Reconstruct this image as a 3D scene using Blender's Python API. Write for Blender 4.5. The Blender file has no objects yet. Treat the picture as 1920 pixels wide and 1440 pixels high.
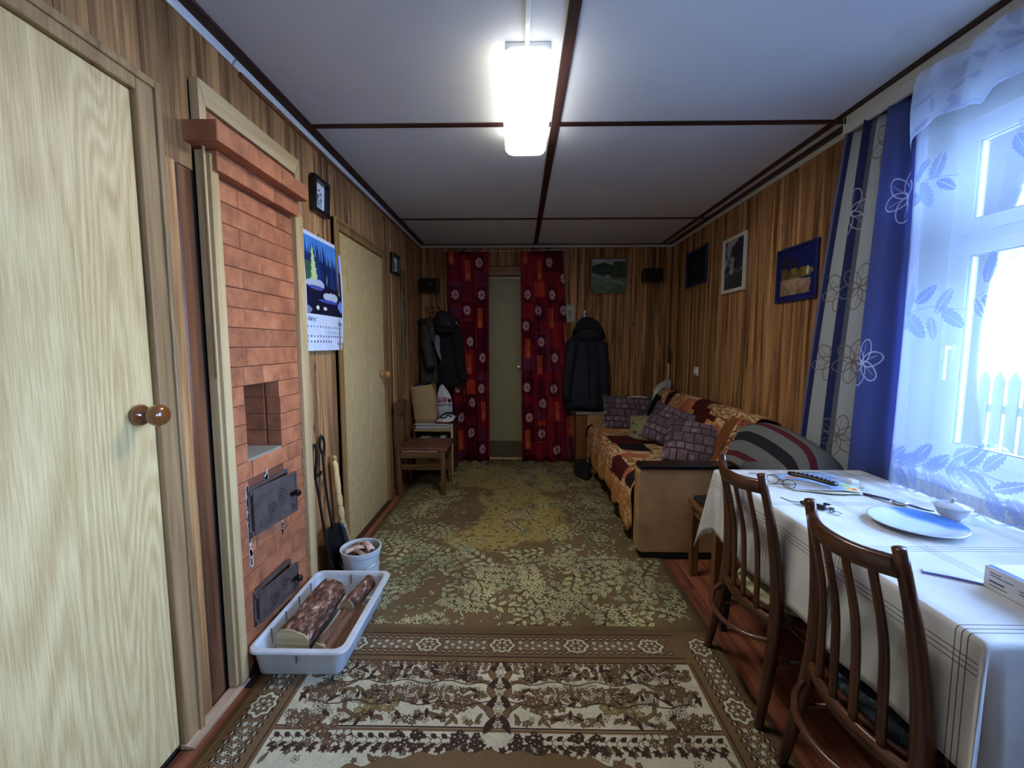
import bpy, math, random
import numpy as np
from mathutils import Vector, Matrix, Euler
random.seed(7); RNG = np.random.RandomState(11)
PI = math.pi
sc = bpy.context.scene
COL = sc.collection

# ---------------------------------------------------------------- camera, light, exposure
cd = bpy.data.cameras.new('camera'); cam = bpy.data.objects.new('camera', cd); COL.objects.link(cam)
cam.location = (0, 0, 1.267); cam.rotation_euler = (PI/2-0.0922, 0, 0.0168)
cd.sensor_width = 36; cd.lens = 804.05/1920*36; cd.clip_start = 0.02
sc.camera = cam
sc.view_settings.view_transform = 'Standard'; sc.view_settings.look = 'None'
sc.view_settings.gamma = 1; sc.view_settings.use_curve_mapping = False
sc.view_settings.exposure = 1.1
LAMP = 3.2
LAMP_W = 7.0
SKY = 22.0
w = bpy.data.worlds.new('sky'); sc.world = w; w.use_nodes = True
nt = w.node_tree; bg = nt.nodes['Background']
tc = nt.nodes.new('ShaderNodeTexCoord'); sp = nt.nodes.new('ShaderNodeSeparateXYZ'); rp = nt.nodes.new('ShaderNodeValToRGB')
nt.links.new(tc.outputs['Generated'], sp.inputs[0]); nt.links.new(sp.outputs['Z'], rp.inputs[0])
rp.color_ramp.elements[0].position = 0.0; rp.color_ramp.elements[0].color = (0.38, 0.60, 1.0, 1)
rp.color_ramp.elements[1].position = 0.7; rp.color_ramp.elements[1].color = (0.33, 0.54, 1.0, 1)
nt.links.new(rp.outputs[0], bg.inputs[0]); bg.inputs[1].default_value = SKY
def portal(x, y0, y1, z0, z1):
    l = bpy.data.lights.new('window_portal', 'AREA'); l.shape = 'RECTANGLE'; l.size = y1-y0; l.size_y = z1-z0
    l.cycles.is_portal = True
    o = bpy.data.objects.new('window_portal', l); COL.objects.link(o)
    o.location = (x, (y0+y1)/2, (z0+z1)/2); o.rotation_euler = (PI/2, 0, PI/2)
portal(1.90, 0.35, 1.86, 0.765, 2.15)
portal(1.90, -1.25, -0.15, 0.765, 2.15)
sc.cycles.max_bounces = 10; sc.cycles.diffuse_bounces = 5; sc.cycles.transparent_max_bounces = 16

# ---------------------------------------------------------------- colour and material helpers
def L(c):
    out = []
    for v in c[:3]:
        v = v/255.0
        out.append(v/12.92 if v <= 0.04045 else ((v+0.055)/1.055)**2.4)
    return tuple(out)+(1.0,)
class NT:
    def __init__(s, name):
        s.m = bpy.data.materials.new(name); s.m.use_nodes = True; s.t = s.m.node_tree
        s.b = s.t.nodes['Principled BSDF']; s.out = s.t.nodes['Material Output']
    def n(s, t, **k):
        x = s.t.nodes.new('ShaderNode'+t)
        for a, b in k.items():
            if a.startswith('i_'):
                key = a[2:]; key = int(key) if key.isdigit() else key.replace('_', ' ')
                x.inputs[key].default_value = b
            else: setattr(x, a, b)
        return x
    def l(s, a, b): s.t.links.new(a, b)
    def ramp(s, f, stops):
        r = s.n('ValToRGB'); e = r.color_ramp.elements
        while len(e) < len(stops): e.new(0.5)
        for i, (p, c) in enumerate(stops): e[i].position = p; e[i].color = c
        s.l(f, r.inputs[0]); return r.outputs[0]
    def bump(s, f, strength=0.2, dist=0.002):
        b = s.n('Bump', i_Strength=strength, i_Distance=dist); s.l(f, b.inputs['Height']); s.l(b.outputs[0], s.b.inputs['Normal'])
def plain(name, c, rough=0.6, metal=0, var=0.08, sc_=8, bump=0.0, bscale=80, spec=0.5, emit=None, coat=0):
    t = NT(name); b = t.b
    tc = t.n('TexCoord'); no = t.n('TexNoise', i_Scale=sc_, i_Detail=4.0); t.l(tc.outputs['Object'], no.inputs['Vector'])
    c1 = L(c); lo = tuple(v*(1-var*2) for v in c1[:3])+(1,); hi = tuple(min(1, v*(1+var*2)) for v in c1[:3])+(1,)
    t.l(t.ramp(no.outputs[0], [(0.3, lo), (0.7, hi)]), b.inputs['Base Color'])
    b.inputs['Roughness'].default_value = rough; b.inputs['Metallic'].default_value = metal
    b.inputs['Specular IOR Level'].default_value = spec; b.inputs['Coat Weight'].default_value = coat
    if bump:
        n2 = t.n('TexNoise', i_Scale=float(bscale), i_Detail=3.0); t.l(tc.outputs['Object'], n2.inputs['Vector']); t.bump(n2.outputs[0], bump)
    if emit: b.inputs['Emission Color'].default_value = L(emit[0]); b.inputs['Emission Strength'].default_value = emit[1]
    return t.m
def wood(name, dark, light, axis='Z', s=1.0, rough=0.4, knots=False, rv=0.25, fine=1.0, coat=0.0):
    t = NT(name); b = t.b
    tc = t.n('TexCoord'); oi = t.n('ObjectInfo'); mu = t.n('Math', operation='MULTIPLY', i_1=53.0); t.l(oi.outputs['Random'], mu.inputs[0])
    ad = t.n('VectorMath', operation='ADD'); t.l(tc.outputs['Object'], ad.inputs[0]); t.l(mu.outputs[0], ad.inputs[1])
    def mp(a, bb):
        v = {'X': (bb, a, a), 'Y': (a, bb, a), 'Z': (a, a, bb)}[axis]
        m = t.n('Mapping'); m.inputs['Scale'].default_value = tuple(q*s for q in v); t.l(ad.outputs[0], m.inputs[0]); return m.outputs[0]
    n1 = t.n('TexNoise', i_Scale=1.0, i_Detail=4.0, i_Distortion=0.8); t.l(mp(22, 1.1), n1.inputs['Vector'])
    n2 = t.n('TexNoise', i_Scale=1.0, i_Detail=3.0); t.l(mp(150*fine, 4), n2.inputs['Vector'])
    mx = t.n('Math', operation='MULTIPLY_ADD', i_1=0.35); t.l(n2.outputs[0], mx.inputs[0]); t.l(n1.outputs[0], mx.inputs[2])
    col = t.ramp(mx.outputs[0], [(0.48, L(dark)), (0.82, L(light))])
    if knots:
        vo = t.n('TexVoronoi', i_Scale=1.0); t.l(mp(9, 3.6), vo.inputs['Vector'])
        k = t.ramp(vo.outputs['Distance'], [(0.04, (0.16, 0.12, 0.1, 1)), (0.13, (1, 1, 1, 1))])
        m2 = t.n('Mix', data_type='RGBA', blend_type='MULTIPLY'); m2.inputs[0].default_value = 0.85
        t.l(col, m2.inputs[6]); t.l(k, m2.inputs[7]); col = m2.outputs[2]
    hs = t.n('HueSaturation'); mr = t.n('MapRange', i_3=1-rv, i_4=1+rv); t.l(oi.outputs['Random'], mr.inputs[0]); t.l(mr.outputs[0], hs.inputs['Value'])
    t.l(col, hs.inputs['Color']); t.l(hs.outputs[0], b.inputs['Base Color'])
    b.inputs['Roughness'].default_value = rough; b.inputs['Coat Weight'].default_value = coat; b.inputs['Specular IOR Level'].default_value = 0.35
    t.bump(mx.outputs[0], 0.15, 0.001)
    return t.m
def laminate(name, light, dark, axis_h, s=1.0):
    t = NT(name); b = t.b; tc = t.n('TexCoord')
    m = t.n('Mapping'); v = [2.9*s, 2.9*s, 0.5*s]; m.inputs['Scale'].default_value = v; t.l(tc.outputs['Object'], m.inputs[0])
    n = t.n('TexNoise', i_Scale=1.0, i_Detail=1.5, i_Distortion=0.3); t.l(m.outputs[0], n.inputs['Vector'])
    a = t.n('Math', operation='MULTIPLY', i_1=210.0); t.l(n.outputs[0], a.inputs[0])
    si = t.n('Math', operation='SINE'); t.l(a.outputs[0], si.inputs[0])
    m2 = t.n('Mapping'); m2.inputs['Scale'].default_value = (260, 260, 9); t.l(tc.outputs['Object'], m2.inputs[0])
    n2 = t.n('TexNoise', i_Scale=1.0, i_Detail=3.0); t.l(m2.outputs[0], n2.inputs['Vector'])
    ma = t.n('Math', operation='MULTIPLY_ADD', i_1=1.3); t.l(n2.outputs[0], ma.inputs[0])
    mb = t.n('Math', operation='MULTIPLY', i_1=0.17); t.l(si.outputs[0], mb.inputs[0]); t.l(mb.outputs[0], ma.inputs[2])
    t.l(t.ramp(ma.outputs[0], [(0.3, L(light)), (1.0, L(dark))]), b.inputs['Base Color'])
    b.inputs['Roughness'].default_value = 0.45
    return t.m
def image(name, arr):
    h, w_, _ = arr.shape
    im = bpy.data.images.new(name, w_, h, alpha=False)
    a = np.ones((h, w_, 4), np.float32); a[..., :3] = np.clip(arr/255.0, 0, 1)
    im.pixels.foreach_set(a.ravel()); im.update(); im.pack()
    return im
def imat(name, arr, rough=0.85, trans=0.0, spec=0.2, bump=0.0, fibre=0.0):
    t = NT(name); b = t.b; uv = t.n('TexCoord'); ti = t.n('TexImage'); ti.image = image(name, arr); ti.extension = 'REPEAT'
    t.l(uv.outputs['UV'], ti.inputs[0]); col = ti.outputs[0]
    if fibre:
        no = t.n('TexNoise', i_Scale=260.0, i_Detail=2.0); t.l(uv.outputs['Object'], no.inputs['Vector'])
        r = t.ramp(no.outputs[0], [(0.3, (1-fibre,)*3+(1,)), (0.7, (1+fibre,)*3+(1,))])
        m = t.n('Mix', data_type='RGBA', blend_type='MULTIPLY'); m.inputs[0].default_value = 1; t.l(col, m.inputs[6]); t.l(r, m.inputs[7]); col = m.outputs[2]
        t.bump(no.outputs[0], 0.5, 0.003)
    t.l(col, b.inputs['Base Color']); b.inputs['Roughness'].default_value = rough; b.inputs['Specular IOR Level'].default_value = spec
    if trans:
        tr = t.n('BsdfTranslucent'); t.l(col, tr.inputs[0]); mx = t.n('MixShader'); mx.inputs[0].default_value = trans
        t.l(b.outputs[0], mx.inputs[1]); t.l(tr.outputs[0], mx.inputs[2]); t.l(mx.outputs[0], t.out.inputs[0])
    return t.m

# ---------------------------------------------------------------- mesh builder
class MB:
    def __init__(s): s.v = []; s.f = []; s.uv = {}
    def add(s, vs, fs, uvs=None):
        o = len(s.v); s.v += [tuple(p) for p in vs]
        for i, f in enumerate(fs):
            if uvs is not None: s.uv[len(s.f)] = [uvs[k] for k in f]
            s.f.append(tuple(o+k for k in f))
        return s
    def box(s, x0, x1, y0, y1, z0, z1):
        v = [(x, y, z) for z in (z0, z1) for y in (y0, y1) for x in (x0, x1)]
        return s.add(v, [(0, 2, 3, 1), (4, 5, 7, 6), (0, 1, 5, 4), (2, 6, 7, 3), (0, 4, 6, 2), (1, 3, 7, 5)])
    def hexa(s, bot, top):
        return s.add(list(bot)+list(top), [(3, 2, 1, 0), (4, 5, 6, 7), (0, 1, 5, 4), (1, 2, 6, 5), (2, 3, 7, 6), (3, 0, 4, 7)])
    def tube(s, pts, r, seg=10, cap=True, sq=None):
        pts = [Vector(p) for p in pts]; n = len(pts); rr = r if isinstance(r, (list, tuple)) else [r]*n
        vs = []; prev = None
        for i, p in enumerate(pts):
            t = (pts[min(i+1, n-1)]-pts[max(i-1, 0)]).normalized()
            if prev is None: a = t.orthogonal().normalized() if sq is None else (Vector(sq)-t*Vector(sq).dot(t)).normalized()
            else: a = (prev-t*prev.dot(t)).normalized()
            prev = a; b = t.cross(a)
            q = rr[i] if isinstance(rr[i], (tuple, list)) else (rr[i], rr[i])
            for k in range(seg):
                an = 2*PI*(k+0.5)/seg; vs.append(p+a*(math.cos(an)*q[0])+b*(math.sin(an)*q[1]))
        fs = [(i*seg+k, i*seg+(k+1) % seg, (i+1)*seg+(k+1) % seg, (i+1)*seg+k) for i in range(n-1) for k in range(seg)]
        if cap: fs += [tuple(range(seg))[::-1], tuple((n-1)*seg+k for k in range(seg))]
        return s.add(vs, fs)
    def lathe(s, prof, c=(0, 0, 0), ax='Z', seg=24):
        vs = []
        for r, h in prof:
            for k in range(seg):
                a = 2*PI*k/seg; p = (r*math.cos(a), r*math.sin(a), h)
                if ax == 'X': p = (p[2], p[0], p[1])
                if ax == 'Y': p = (p[1], p[2], p[0])
                vs.append((p[0]+c[0], p[1]+c[1], p[2]+c[2]))
        n = len(prof)
        fs = [(i*seg+k, i*seg+(k+1) % seg, (i+1)*seg+(k+1) % seg, (i+1)*seg+k) for i in range(n-1) for k in range(seg)]
        if prof[0][0] > 1e-5: fs.append(tuple(range(seg))[::-1])
        if prof[-1][0] > 1e-5: fs.append(tuple((n-1)*seg+k for k in range(seg)))
        return s.add(vs, fs)
    def grid(s, fn, nu, nv, uvf=None):
        vs = []; uv = []
        for j in range(nv+1):
            for i in range(nu+1):
                u, v = i/nu, j/nv; vs.append(fn(u, v)); uv.append(uvf(u, v) if uvf else (u, v))
        fs = [(j*(nu+1)+i, j*(nu+1)+i+1, (j+1)*(nu+1)+i+1, (j+1)*(nu+1)+i) for j in range(nv) for i in range(nu)]
        return s.add(vs, fs, uv)
    def prism(s, poly, ax, a0, a1):
        n = len(poly)
        def P(p, h): return {'X': (h, p[0], p[1]), 'Y': (p[0], h, p[1]), 'Z': (p[0], p[1], h)}[ax]
        vs = [P(p, a0) for p in poly]+[P(p, a1) for p in poly]
        return s.add(vs, [tuple(range(n))[::-1], tuple(range(n, 2*n))]+[(i, (i+1) % n, n+(i+1) % n, n+i) for i in range(n)])
    def loft(s, rings, seg=40, amp=0.0, nf=7, ph=0.0, power=1.0):
        vs = []; n = len(rings)
        for i, (z, cx, cy, rx, ry) in enumerate(rings):
            g = amp*(i/(n-1)) if amp > 0 else 0
            for k in range(seg):
                a = 2*PI*k/seg; q = 1+g*math.sin(nf*a+ph+z*2.3)+0.4*g*math.sin((nf*2-3)*a+ph*2-z*5)
                ca, sa = math.cos(a), math.sin(a)
                ca = math.copysign(abs(ca)**power, ca); sa = math.copysign(abs(sa)**power, sa)
                vs.append((cx+rx*q*ca, cy+ry*q*sa, z))
        fs = [(i*seg+k, i*seg+(k+1) % seg, (i+1)*seg+(k+1) % seg, (i+1)*seg+k) for i in range(n-1) for k in range(seg)]
        fs += [tuple(range(seg))[::-1], tuple((n-1)*seg+k for k in range(seg))]
        return s.add(vs, fs)
    def xf(s, M):
        s.v = [tuple(M @ Vector(p)) for p in s.v]; return s
    def mesh(s, name, off=(0, 0, 0), smooth=False):
        me = bpy.data.meshes.new(name); me.from_pydata([(p[0]-off[0], p[1]-off[1], p[2]-off[2]) for p in s.v], [], s.f)
        if s.uv:
            ul = me.uv_layers.new(name='UVMap').data
            for i, pl in enumerate(me.polygons):
                u = s.uv.get(i)
                if u:
                    for k, li in enumerate(pl.loop_indices): ul[li].uv = u[k]
        if smooth: me.polygons.foreach_set('use_smooth', [True]*len(me.polygons))
        me.update(); return me
WL = {}
def wl(o):
    return WL.get(o.name, Vector((0, 0, 0)))
def obj(name, mb, m, parent=None, smooth=False, bev=0, seg=2, local=False, sub=0, solid=0, fix=False):
    """one mesh object; vertices are given in world space unless local=True"""
    if local: off = Vector((0, 0, 0)); loc = Vector((0, 0, 0)); base = wl(parent) if parent else Vector()
    else:
        vs = np.array(mb.v); lo = vs.min(0); hi = vs.max(0)
        base = Vector(((lo[0]+hi[0])/2, (lo[1]+hi[1])/2, lo[2])); off = base
        loc = base-(wl(parent) if parent else Vector())
    me = mb.mesh(name, off, smooth)
    if fix:
        import bmesh
        bm = bmesh.new(); bm.from_mesh(me); bmesh.ops.recalc_face_normals(bm, faces=bm.faces[:]); bm.to_mesh(me); bm.free()
    me.materials.append(m)
    o = bpy.data.objects.new(name, me); COL.objects.link(o); o.location = loc
    if parent: o.parent = parent
    WL[o.name] = base
    if solid: md = o.modifiers.new('thick', 'SOLIDIFY'); md.thickness = solid; md.offset = 0
    if sub: md = o.modifiers.new('sub', 'SUBSURF'); md.levels = sub; md.render_levels = sub
    if bev:
        md = o.modifiers.new('bevel', 'BEVEL'); md.width = bev; md.segments = seg; md.limit_method = 'ANGLE'; md.angle_limit = 0.6
    return o
def inst(src, name, loc, parent, rot=(0, 0, 0), scale=None):
    o = bpy.data.objects.new(name, src); COL.objects.link(o); o.parent = parent
    o.location = Vector(loc)-wl(parent); o.rotation_euler = rot
    if scale: o.scale = scale
    WL[o.name] = Vector(loc); return o
def tag(o, label, cat, group=None):
    o['label'] = label; o['category'] = cat
    if group: o['group'] = group
    return o
def thing(name, label, cat, loc, group=None):
    o = bpy.data.objects.new(name, None); COL.objects.link(o); o.location = loc; o.empty_display_size = 0.05
    WL[o.name] = Vector(loc); return tag(o, label, cat, group)
def struct(name, mb, m, **k):
    o = obj(name, mb, m, **k); o['kind'] = 'structure'; return o
def textmesh(txt, size, mat, parent, M, name='printed_text', align='LEFT', ext=0.0003, space=1.0):
    c = bpy.data.curves.new(name, 'FONT'); c.body = txt; c.size = size; c.align_x = align; c.extrude = ext; c.space_line = space
    t = bpy.data.objects.new('tmp', c); COL.objects.link(t); bpy.context.view_layer.update()
    me = bpy.data.meshes.new_from_object(t.evaluated_get(bpy.context.evaluated_depsgraph_get()))
    bpy.data.objects.remove(t); me.name = name; me.materials.clear(); me.materials.append(mat)
    o = bpy.data.objects.new(name, me); COL.objects.link(o); o.parent = parent
    M = M.copy(); p = M.translation.copy()-wl(parent); M.translation = p; o.matrix_local = M; return o
def spline(pts, n):
    """Catmull-Rom through pts"""
    P = [np.array(p, float) for p in pts]; P = [2*P[0]-P[1]]+P+[2*P[-1]-P[-2]]; out = []
    m = len(P)-3
    for k in range(n+1):
        t = k/n*m; i = min(int(t), m-1); t -= i; a, b, c, d = P[i:i+4]
        out.append(0.5*((2*b)+(c-a)*t+(2*a-5*b+4*c-d)*t*t+(3*b-a-3*c+d)*t**3))
    return out
def patch(ctrl, nu, nv):
    """smooth surface through a net of points, rows along v"""
    rows = [spline(r, nu) for r in ctrl]
    cols = [spline([rows[j][i] for j in range(len(rows))], nv) for i in range(nu+1)]
    return lambda u, v: tuple(cols[int(round(u*nu))][int(round(v*nv))])
def vnoise(h, w_, cells, seed=0, octv=4):
    r = np.random.RandomState(seed); out = np.zeros((h, w_)); amp = 1; tot = 0
    for o in range(octv):
        n = cells*2**o; g = r.rand(n+2, n+2); y = np.linspace(0, n, h, endpoint=False); x = np.linspace(0, n, w_, endpoint=False)
        yi = y.astype(int); xi = x.astype(int); fy = (y-yi)[:, None]; fx = (x-xi)[None]; fy = fy*fy*(3-2*fy); fx = fx*fx*(3-2*fx)
        a = g[np.ix_(yi, xi)]; b = g[np.ix_(yi, xi+1)]; c = g[np.ix_(yi+1, xi)]; d = g[np.ix_(yi+1, xi+1)]
        out += amp*((a*(1-fx)+b*fx)*(1-fy)+(c*(1-fx)+d*fx)*fy); tot += amp; amp *= 0.5
    return out/tot
class Cv:
    """a small raster canvas for prints and weaves, y upwards, units metres"""
    def __init__(s, w_, h, ppm, col):
        s.ppm = ppm; s.W = int(w_*ppm); s.H = int(h*ppm); s.a = np.zeros((s.H, s.W, 3))+np.array(col, float)
    def shape(s, cx, cy, R, fn, fill, edge=None, ew=1.2, al=1.0):
        p = s.ppm; x0 = max(0, int((cx-R)*p)-1); x1 = min(s.W, int((cx+R)*p)+2); y0 = max(0, int((cy-R)*p)-1); y1 = min(s.H, int((cy+R)*p)+2)
        if x1 <= x0 or y1 <= y0: return
        X, Y = np.meshgrid((np.arange(x0, x1)+0.5)/p-cx, (np.arange(y0, y1)+0.5)/p-cy)
        d = fn(X, Y)*p; a = np.clip(0.5-d, 0, 1)[..., None]*al; reg = s.a[y0:y1, x0:x1]
        c = np.array(fill, float)
        if edge is not None:
            e = np.clip(d+ew+0.5, 0, 1)[..., None]; c = c*(1-e)+np.array(edge, float)*e
        reg[:] = reg*(1-a)+c*a
    def rect(s, x0, x1, y0, y1, c, al=1.0):
        p = s.ppm; a, b, c_, d = [max(0, int(round(v*p))) for v in (x0, x1, y0, y1)]
        s.a[c_:d, a:b] = s.a[c_:d, a:b]*(1-al)+np.array(c, float)*al
    def leaf(s, x, y, l, w_, ang, fill, edge=None, ew=1.2, vein=None, al=1.0):
        ca, sa = math.cos(ang), math.sin(ang)
        def fn(X, Y):
            u = (X*ca+Y*sa)/l; v = -X*sa+Y*ca
            return np.where(np.abs(u) < 1, np.abs(v)-w_*(1-u*u)*(1-0.3*u), 1.0)
        s.shape(x, y, l, fn, fill, edge, ew, al)
        if vein: s.line([(x-l*ca*0.8, y-l*sa*0.8), (x+l*ca*0.8, y+l*sa*0.8)], vein[1], vein[0])
    def flower(s, x, y, r, n, fill, edge=None, mid=None, ph=0, k=0.28, ew=1.2, al=1.0):
        s.shape(x, y, r, lambda X, Y: np.hypot(X, Y)-r*(1-k+k*np.cos(n*(np.arctan2(Y, X)+ph))), fill, edge, ew, al)
        if mid: s.shape(x, y, r*0.3, lambda X, Y: np.hypot(X, Y)-r*0.28, mid, edge, ew*0.7)
    def line(s, pts, w_, c, al=1.0):
        for (ax, ay), (bx, by) in zip(pts[:-1], pts[1:]):
            mx, my = (ax+bx)/2, (ay+by)/2; dx, dy = bx-ax, by-ay; ll = math.hypot(dx, dy)+1e-9
            def fn(X, Y):
                t = np.clip(((X+mx-ax)*dx+(Y+my-ay)*dy)/ll**2, 0, 1)
                return np.hypot(X+mx-ax-t*dx, Y+my-ay-t*dy)-w_/2
            s.shape(mx, my, ll/2+w_, fn, c, al=al)
    def mottle(s, amt, cells=6, seed=1):
        s.a *= (1-amt+2*amt*vnoise(s.H, s.W, cells, seed))[..., None]

# ---------------------------------------------------------------- shared materials
M = {}
M['lining'] = wood('lining_wood', (90, 58, 32), (184, 136, 88), knots=True, rough=0.5, rv=0.28)
M['lining_red'] = wood('reddish_lining', (84, 52, 36), (138, 90, 60), knots=False, rough=0.3, rv=0.2)
M['backing'] = plain('wall_backing', (34, 22, 14), 0.8)
M['frame_wood'] = wood('door_frame_wood', (122, 92, 60), (172, 138, 96), rough=0.45, rv=0.1)
M['frame_wood2'] = wood('far_frame_wood', (118, 84, 46), (160, 122, 74), rough=0.45, rv=0.1)
M['pale'] = wood('pale_batten', (174, 144, 98), (206, 178, 132), rough=0.5, rv=0.05)
M['palefloor'] = wood('worn_batten', (140, 110, 84), (190, 160, 130), axis='Y', rough=0.5, rv=0.05)
M['door'] = laminate('door_laminate', (226, 200, 146), (190, 156, 104), 'Y')
M['door_far'] = laminate('far_door_laminate', (208, 182, 130), (172, 142, 92), 'Y', 1.5)
M['ceil'] = plain('ceiling_sheet', (206, 207, 210), 0.8, var=0.02, sc_=3, bump=0.05, bscale=60)
M['darktrim'] = wood('dark_strip', (38, 22, 20), (62, 38, 34), axis='Y', rough=0.4, rv=0.1)
M['white'] = plain('white_plastic', (226, 230, 232), 0.25, var=0.01)
M['greywhite'] = plain('painted_pelmet', (190, 192, 186), 0.45, var=0.02)
M['pvc'] = plain('window_plastic', (232, 238, 244), 0.3, var=0.01)
M['plaster'] = plain('painted_plaster', (225, 228, 230), 0.7, var=0.02)
M['brick'] = None
M['mortar'] = plain('clay_mortar', (112, 66, 44), 0.9, bump=0.4)
M['iron'] = plain('cast_iron', (92, 80, 76), 0.55, metal=0.25, var=0.15, sc_=20, bump=0.3, bscale=60)
M['blackiron'] = plain('black_iron', (30, 28, 30), 0.42, metal=0.5, var=0.1)
M['black'] = plain('black_plastic', (14, 14, 15), 0.4, var=0.05)
M['chrome'] = plain('metal', (190, 190, 192), 0.25, metal=1, var=0.02)
M['brass'] = plain('brass', (170, 130, 80), 0.35, metal=1, var=0.05)
M['cord'] = plain('light_cord', (200, 200, 205), 0.5)
t = NT('stove_brick'); tc = t.n('TexCoord'); oi = t.n('ObjectInfo')
mu = t.n('Math', operation='MULTIPLY', i_1=31.0); t.l(oi.outputs['Random'], mu.inputs[0])
ad = t.n('VectorMath', operation='ADD'); t.l(tc.outputs['Object'], ad.inputs[0]); t.l(mu.outputs[0], ad.inputs[1])
n1 = t.n('TexNoise', i_Scale=12.0, i_Detail=5.0, i_Roughness=0.65); t.l(ad.outputs[0], n1.inputs['Vector'])
col = t.ramp(n1.outputs[0], [(0.3, L((140, 82, 56))), (0.55, L((178, 108, 70))), (0.8, L((198, 138, 102)))])
hs = t.n('HueSaturation'); mr = t.n('MapRange', i_3=0.82, i_4=1.14); t.l(oi.outputs['Random'], mr.inputs[0]); t.l(mr.outputs[0], hs.inputs['Value'])
t.l(col, hs.inputs['Color']); t.l(hs.outputs[0], t.b.inputs['Base Color']); t.b.inputs['Roughness'].default_value = 0.72
n2 = t.n('TexNoise', i_Scale=90.0, i_Detail=4.0); t.l(tc.outputs['Object'], n2.inputs['Vector']); t.bump(n2.outputs[0], 0.3)
M['brick'] = t.m

# ---------------------------------------------------------------- room shell
XL, XR, YB, YF, H = -1.06, 1.618, 4.667, -1.45, 2.32
BK = 0.012
# floor with boards running away from the camera
fl = struct('floor', MB().box(XL-0.5, XR+0.25, YF-0.1, YB+0.1, -0.12, -0.018), M['backing'])
fb = wood('floorboard_wood', (92, 50, 38), (140, 84, 62), axis='Y', rough=0.35, rv=0.16)
x = XL
bw = 0.11
bmesh_board = MB().box(-bw/2+0.0012, bw/2-0.0012, 0, 2.0, -0.018, 0).mesh('floorboard'); bmesh_board.materials.append(fb)
k = 0
while x < XR+0.02:
    st = YF-((k*0.73) % 2.0)
    y = st
    while y < YB:
        inst(bmesh_board, 'floorboard', (x+bw/2, y, 0), fl)
        y += 2.003
    x += bw; k += 1

wa = struct('wall_left', MB().box(XL-0.12, XL-BK, YF-0.1, 1.50, -0.1, H+0.05).box(XL-0.12, XL-BK, 2.01, YB+0.1, -0.1, H+0.05)
            .box(XL-0.12, XL-BK, 1.50, 2.01, 2.0, H+0.05), M['backing'])
wb = struct('wall_back', MB().box(XL-0.12, XR+0.25, YB+BK, YB+0.12, -0.1, H+0.05), M['backing'])
WY0, WY1, WZ0, WZ1 = 0.35, 1.86, 0.763, 2.15
VY0, VY1 = -1.25, -0.15
xr0, xr1 = XR+BK, 1.87
wr = MB().box(xr0, xr1, YF-0.1, YB+0.1, -0.1, WZ0-0.02).box(xr0, xr1, YF-0.1, YB+0.1, WZ1, H+0.05)
wr.box(xr0, xr1, WY1, YB+0.1, WZ0-0.02, WZ1).box(xr0, xr1, VY1, WY0, WZ0-0.02, WZ1).box(xr0, xr1, YF-0.1, VY0, WZ0-0.02, WZ1)
wr = struct('wall_right', wr, M['plaster'])
wf = struct('wall_front', MB().box(XL-0.12, XR+0.25, YF-0.12, YF, 0, H), plain('front_wall_paint', (190, 165, 125), 0.7))
cl = struct('ceiling', MB().box(XL-0.12, XR+0.25, YF-0.12, YB+0.12, H+0.006, H+0.1), M['backing'])

def plank_mesh(wd, h, mat, name='wall_plank'):
    g = 0.0075; e = wd/2-0.0014
    poly = [(-e, 0), (-e, -0.004), (-e+g, -BK), (e-g, -BK), (e, -0.004), (e, 0)]
    me = MB().prism(poly, 'Z', 0, h).mesh(name); me.materials.append(mat); return me
PW = 0.0855
cache = {}
def planks(wall, side, a0, a1, z0, z1, mat, wd=PW, rec=0.0):
    n = max(1, int(round((a1-a0)/wd))); wd = (a1-a0)/n
    key = (round(wd, 4), round(z1-z0, 3), mat.name)
    if key not in cache: cache[key] = plank_mesh(wd, z1-z0, mat)
    me = cache[key]
    for i in range(n):
        c = a0+wd*(i+0.5)
        if side == 'L': inst(me, 'wall_plank', (XL-BK-rec, c, z0), wall, (0, 0, PI/2))
        elif side == 'R': inst(me, 'wall_plank', (XR+BK, c, z0), wall, (0, 0, -PI/2))
        else: inst(me, 'wall_plank', (c, YB+BK, z0), wall, (0, 0, 0))
ln = M['lining']
D1a, D1b = 0.44, 1.225        # near door opening
D2a, D2b = 2.546, 3.345       # far door opening
planks(wa, 'L', YF, D1a-0.07, 0, H, ln)
planks(wa, 'L', D1a-0.07, 1.29, 2.0, H, ln)
planks(wa, 'L', 1.29, 1.44, 1.83, H, ln, 0.075)
planks(wa, 'L', 1.29, 1.365, 0, 1.83, ln, 0.075)
planks(wa, 'L', 1.365, 1.44, 0, 1.83, M['lining_red'], 0.075, rec=0.006)
planks(wa, 'L', 1.44, 2.07, 2.115, H, ln, 0.079)
planks(wa, 'L', 2.07, 2.47, 0, H, ln, 0.08)
planks(wa, 'L', 2.47, 3.42, 1.99, H, ln, 0.086)
planks(wa, 'L', 3.42, YB, 0, H, ln, 0.083)
planks(wb, 'B', XL, -0.40, 0, H, ln, 0.083)
planks(wb, 'B', -0.40, 0.12, 2.10, H, ln, 0.087)
planks(wb, 'B', 0.12, XR, 0, H, ln, 0.083)
planks(wr, 'R', WY1+0.03, YB, 0, H, ln, 0.0855)
planks(wr, 'R', VY1+0.0, WY0, 0, H, ln)
planks(wr, 'R', YF, VY0, 0, H, ln)
planks(wr, 'R', WY0, WY1+0.03, 0, WZ0-0.03, ln); planks(wr, 'R', VY0, VY1, 0, WZ0-0.03, ln)
planks(wr, 'R', WY0, WY1+0.03, WZ1, H, ln); planks(wr, 'R', VY0, VY1, WZ1, H, ln)

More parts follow.
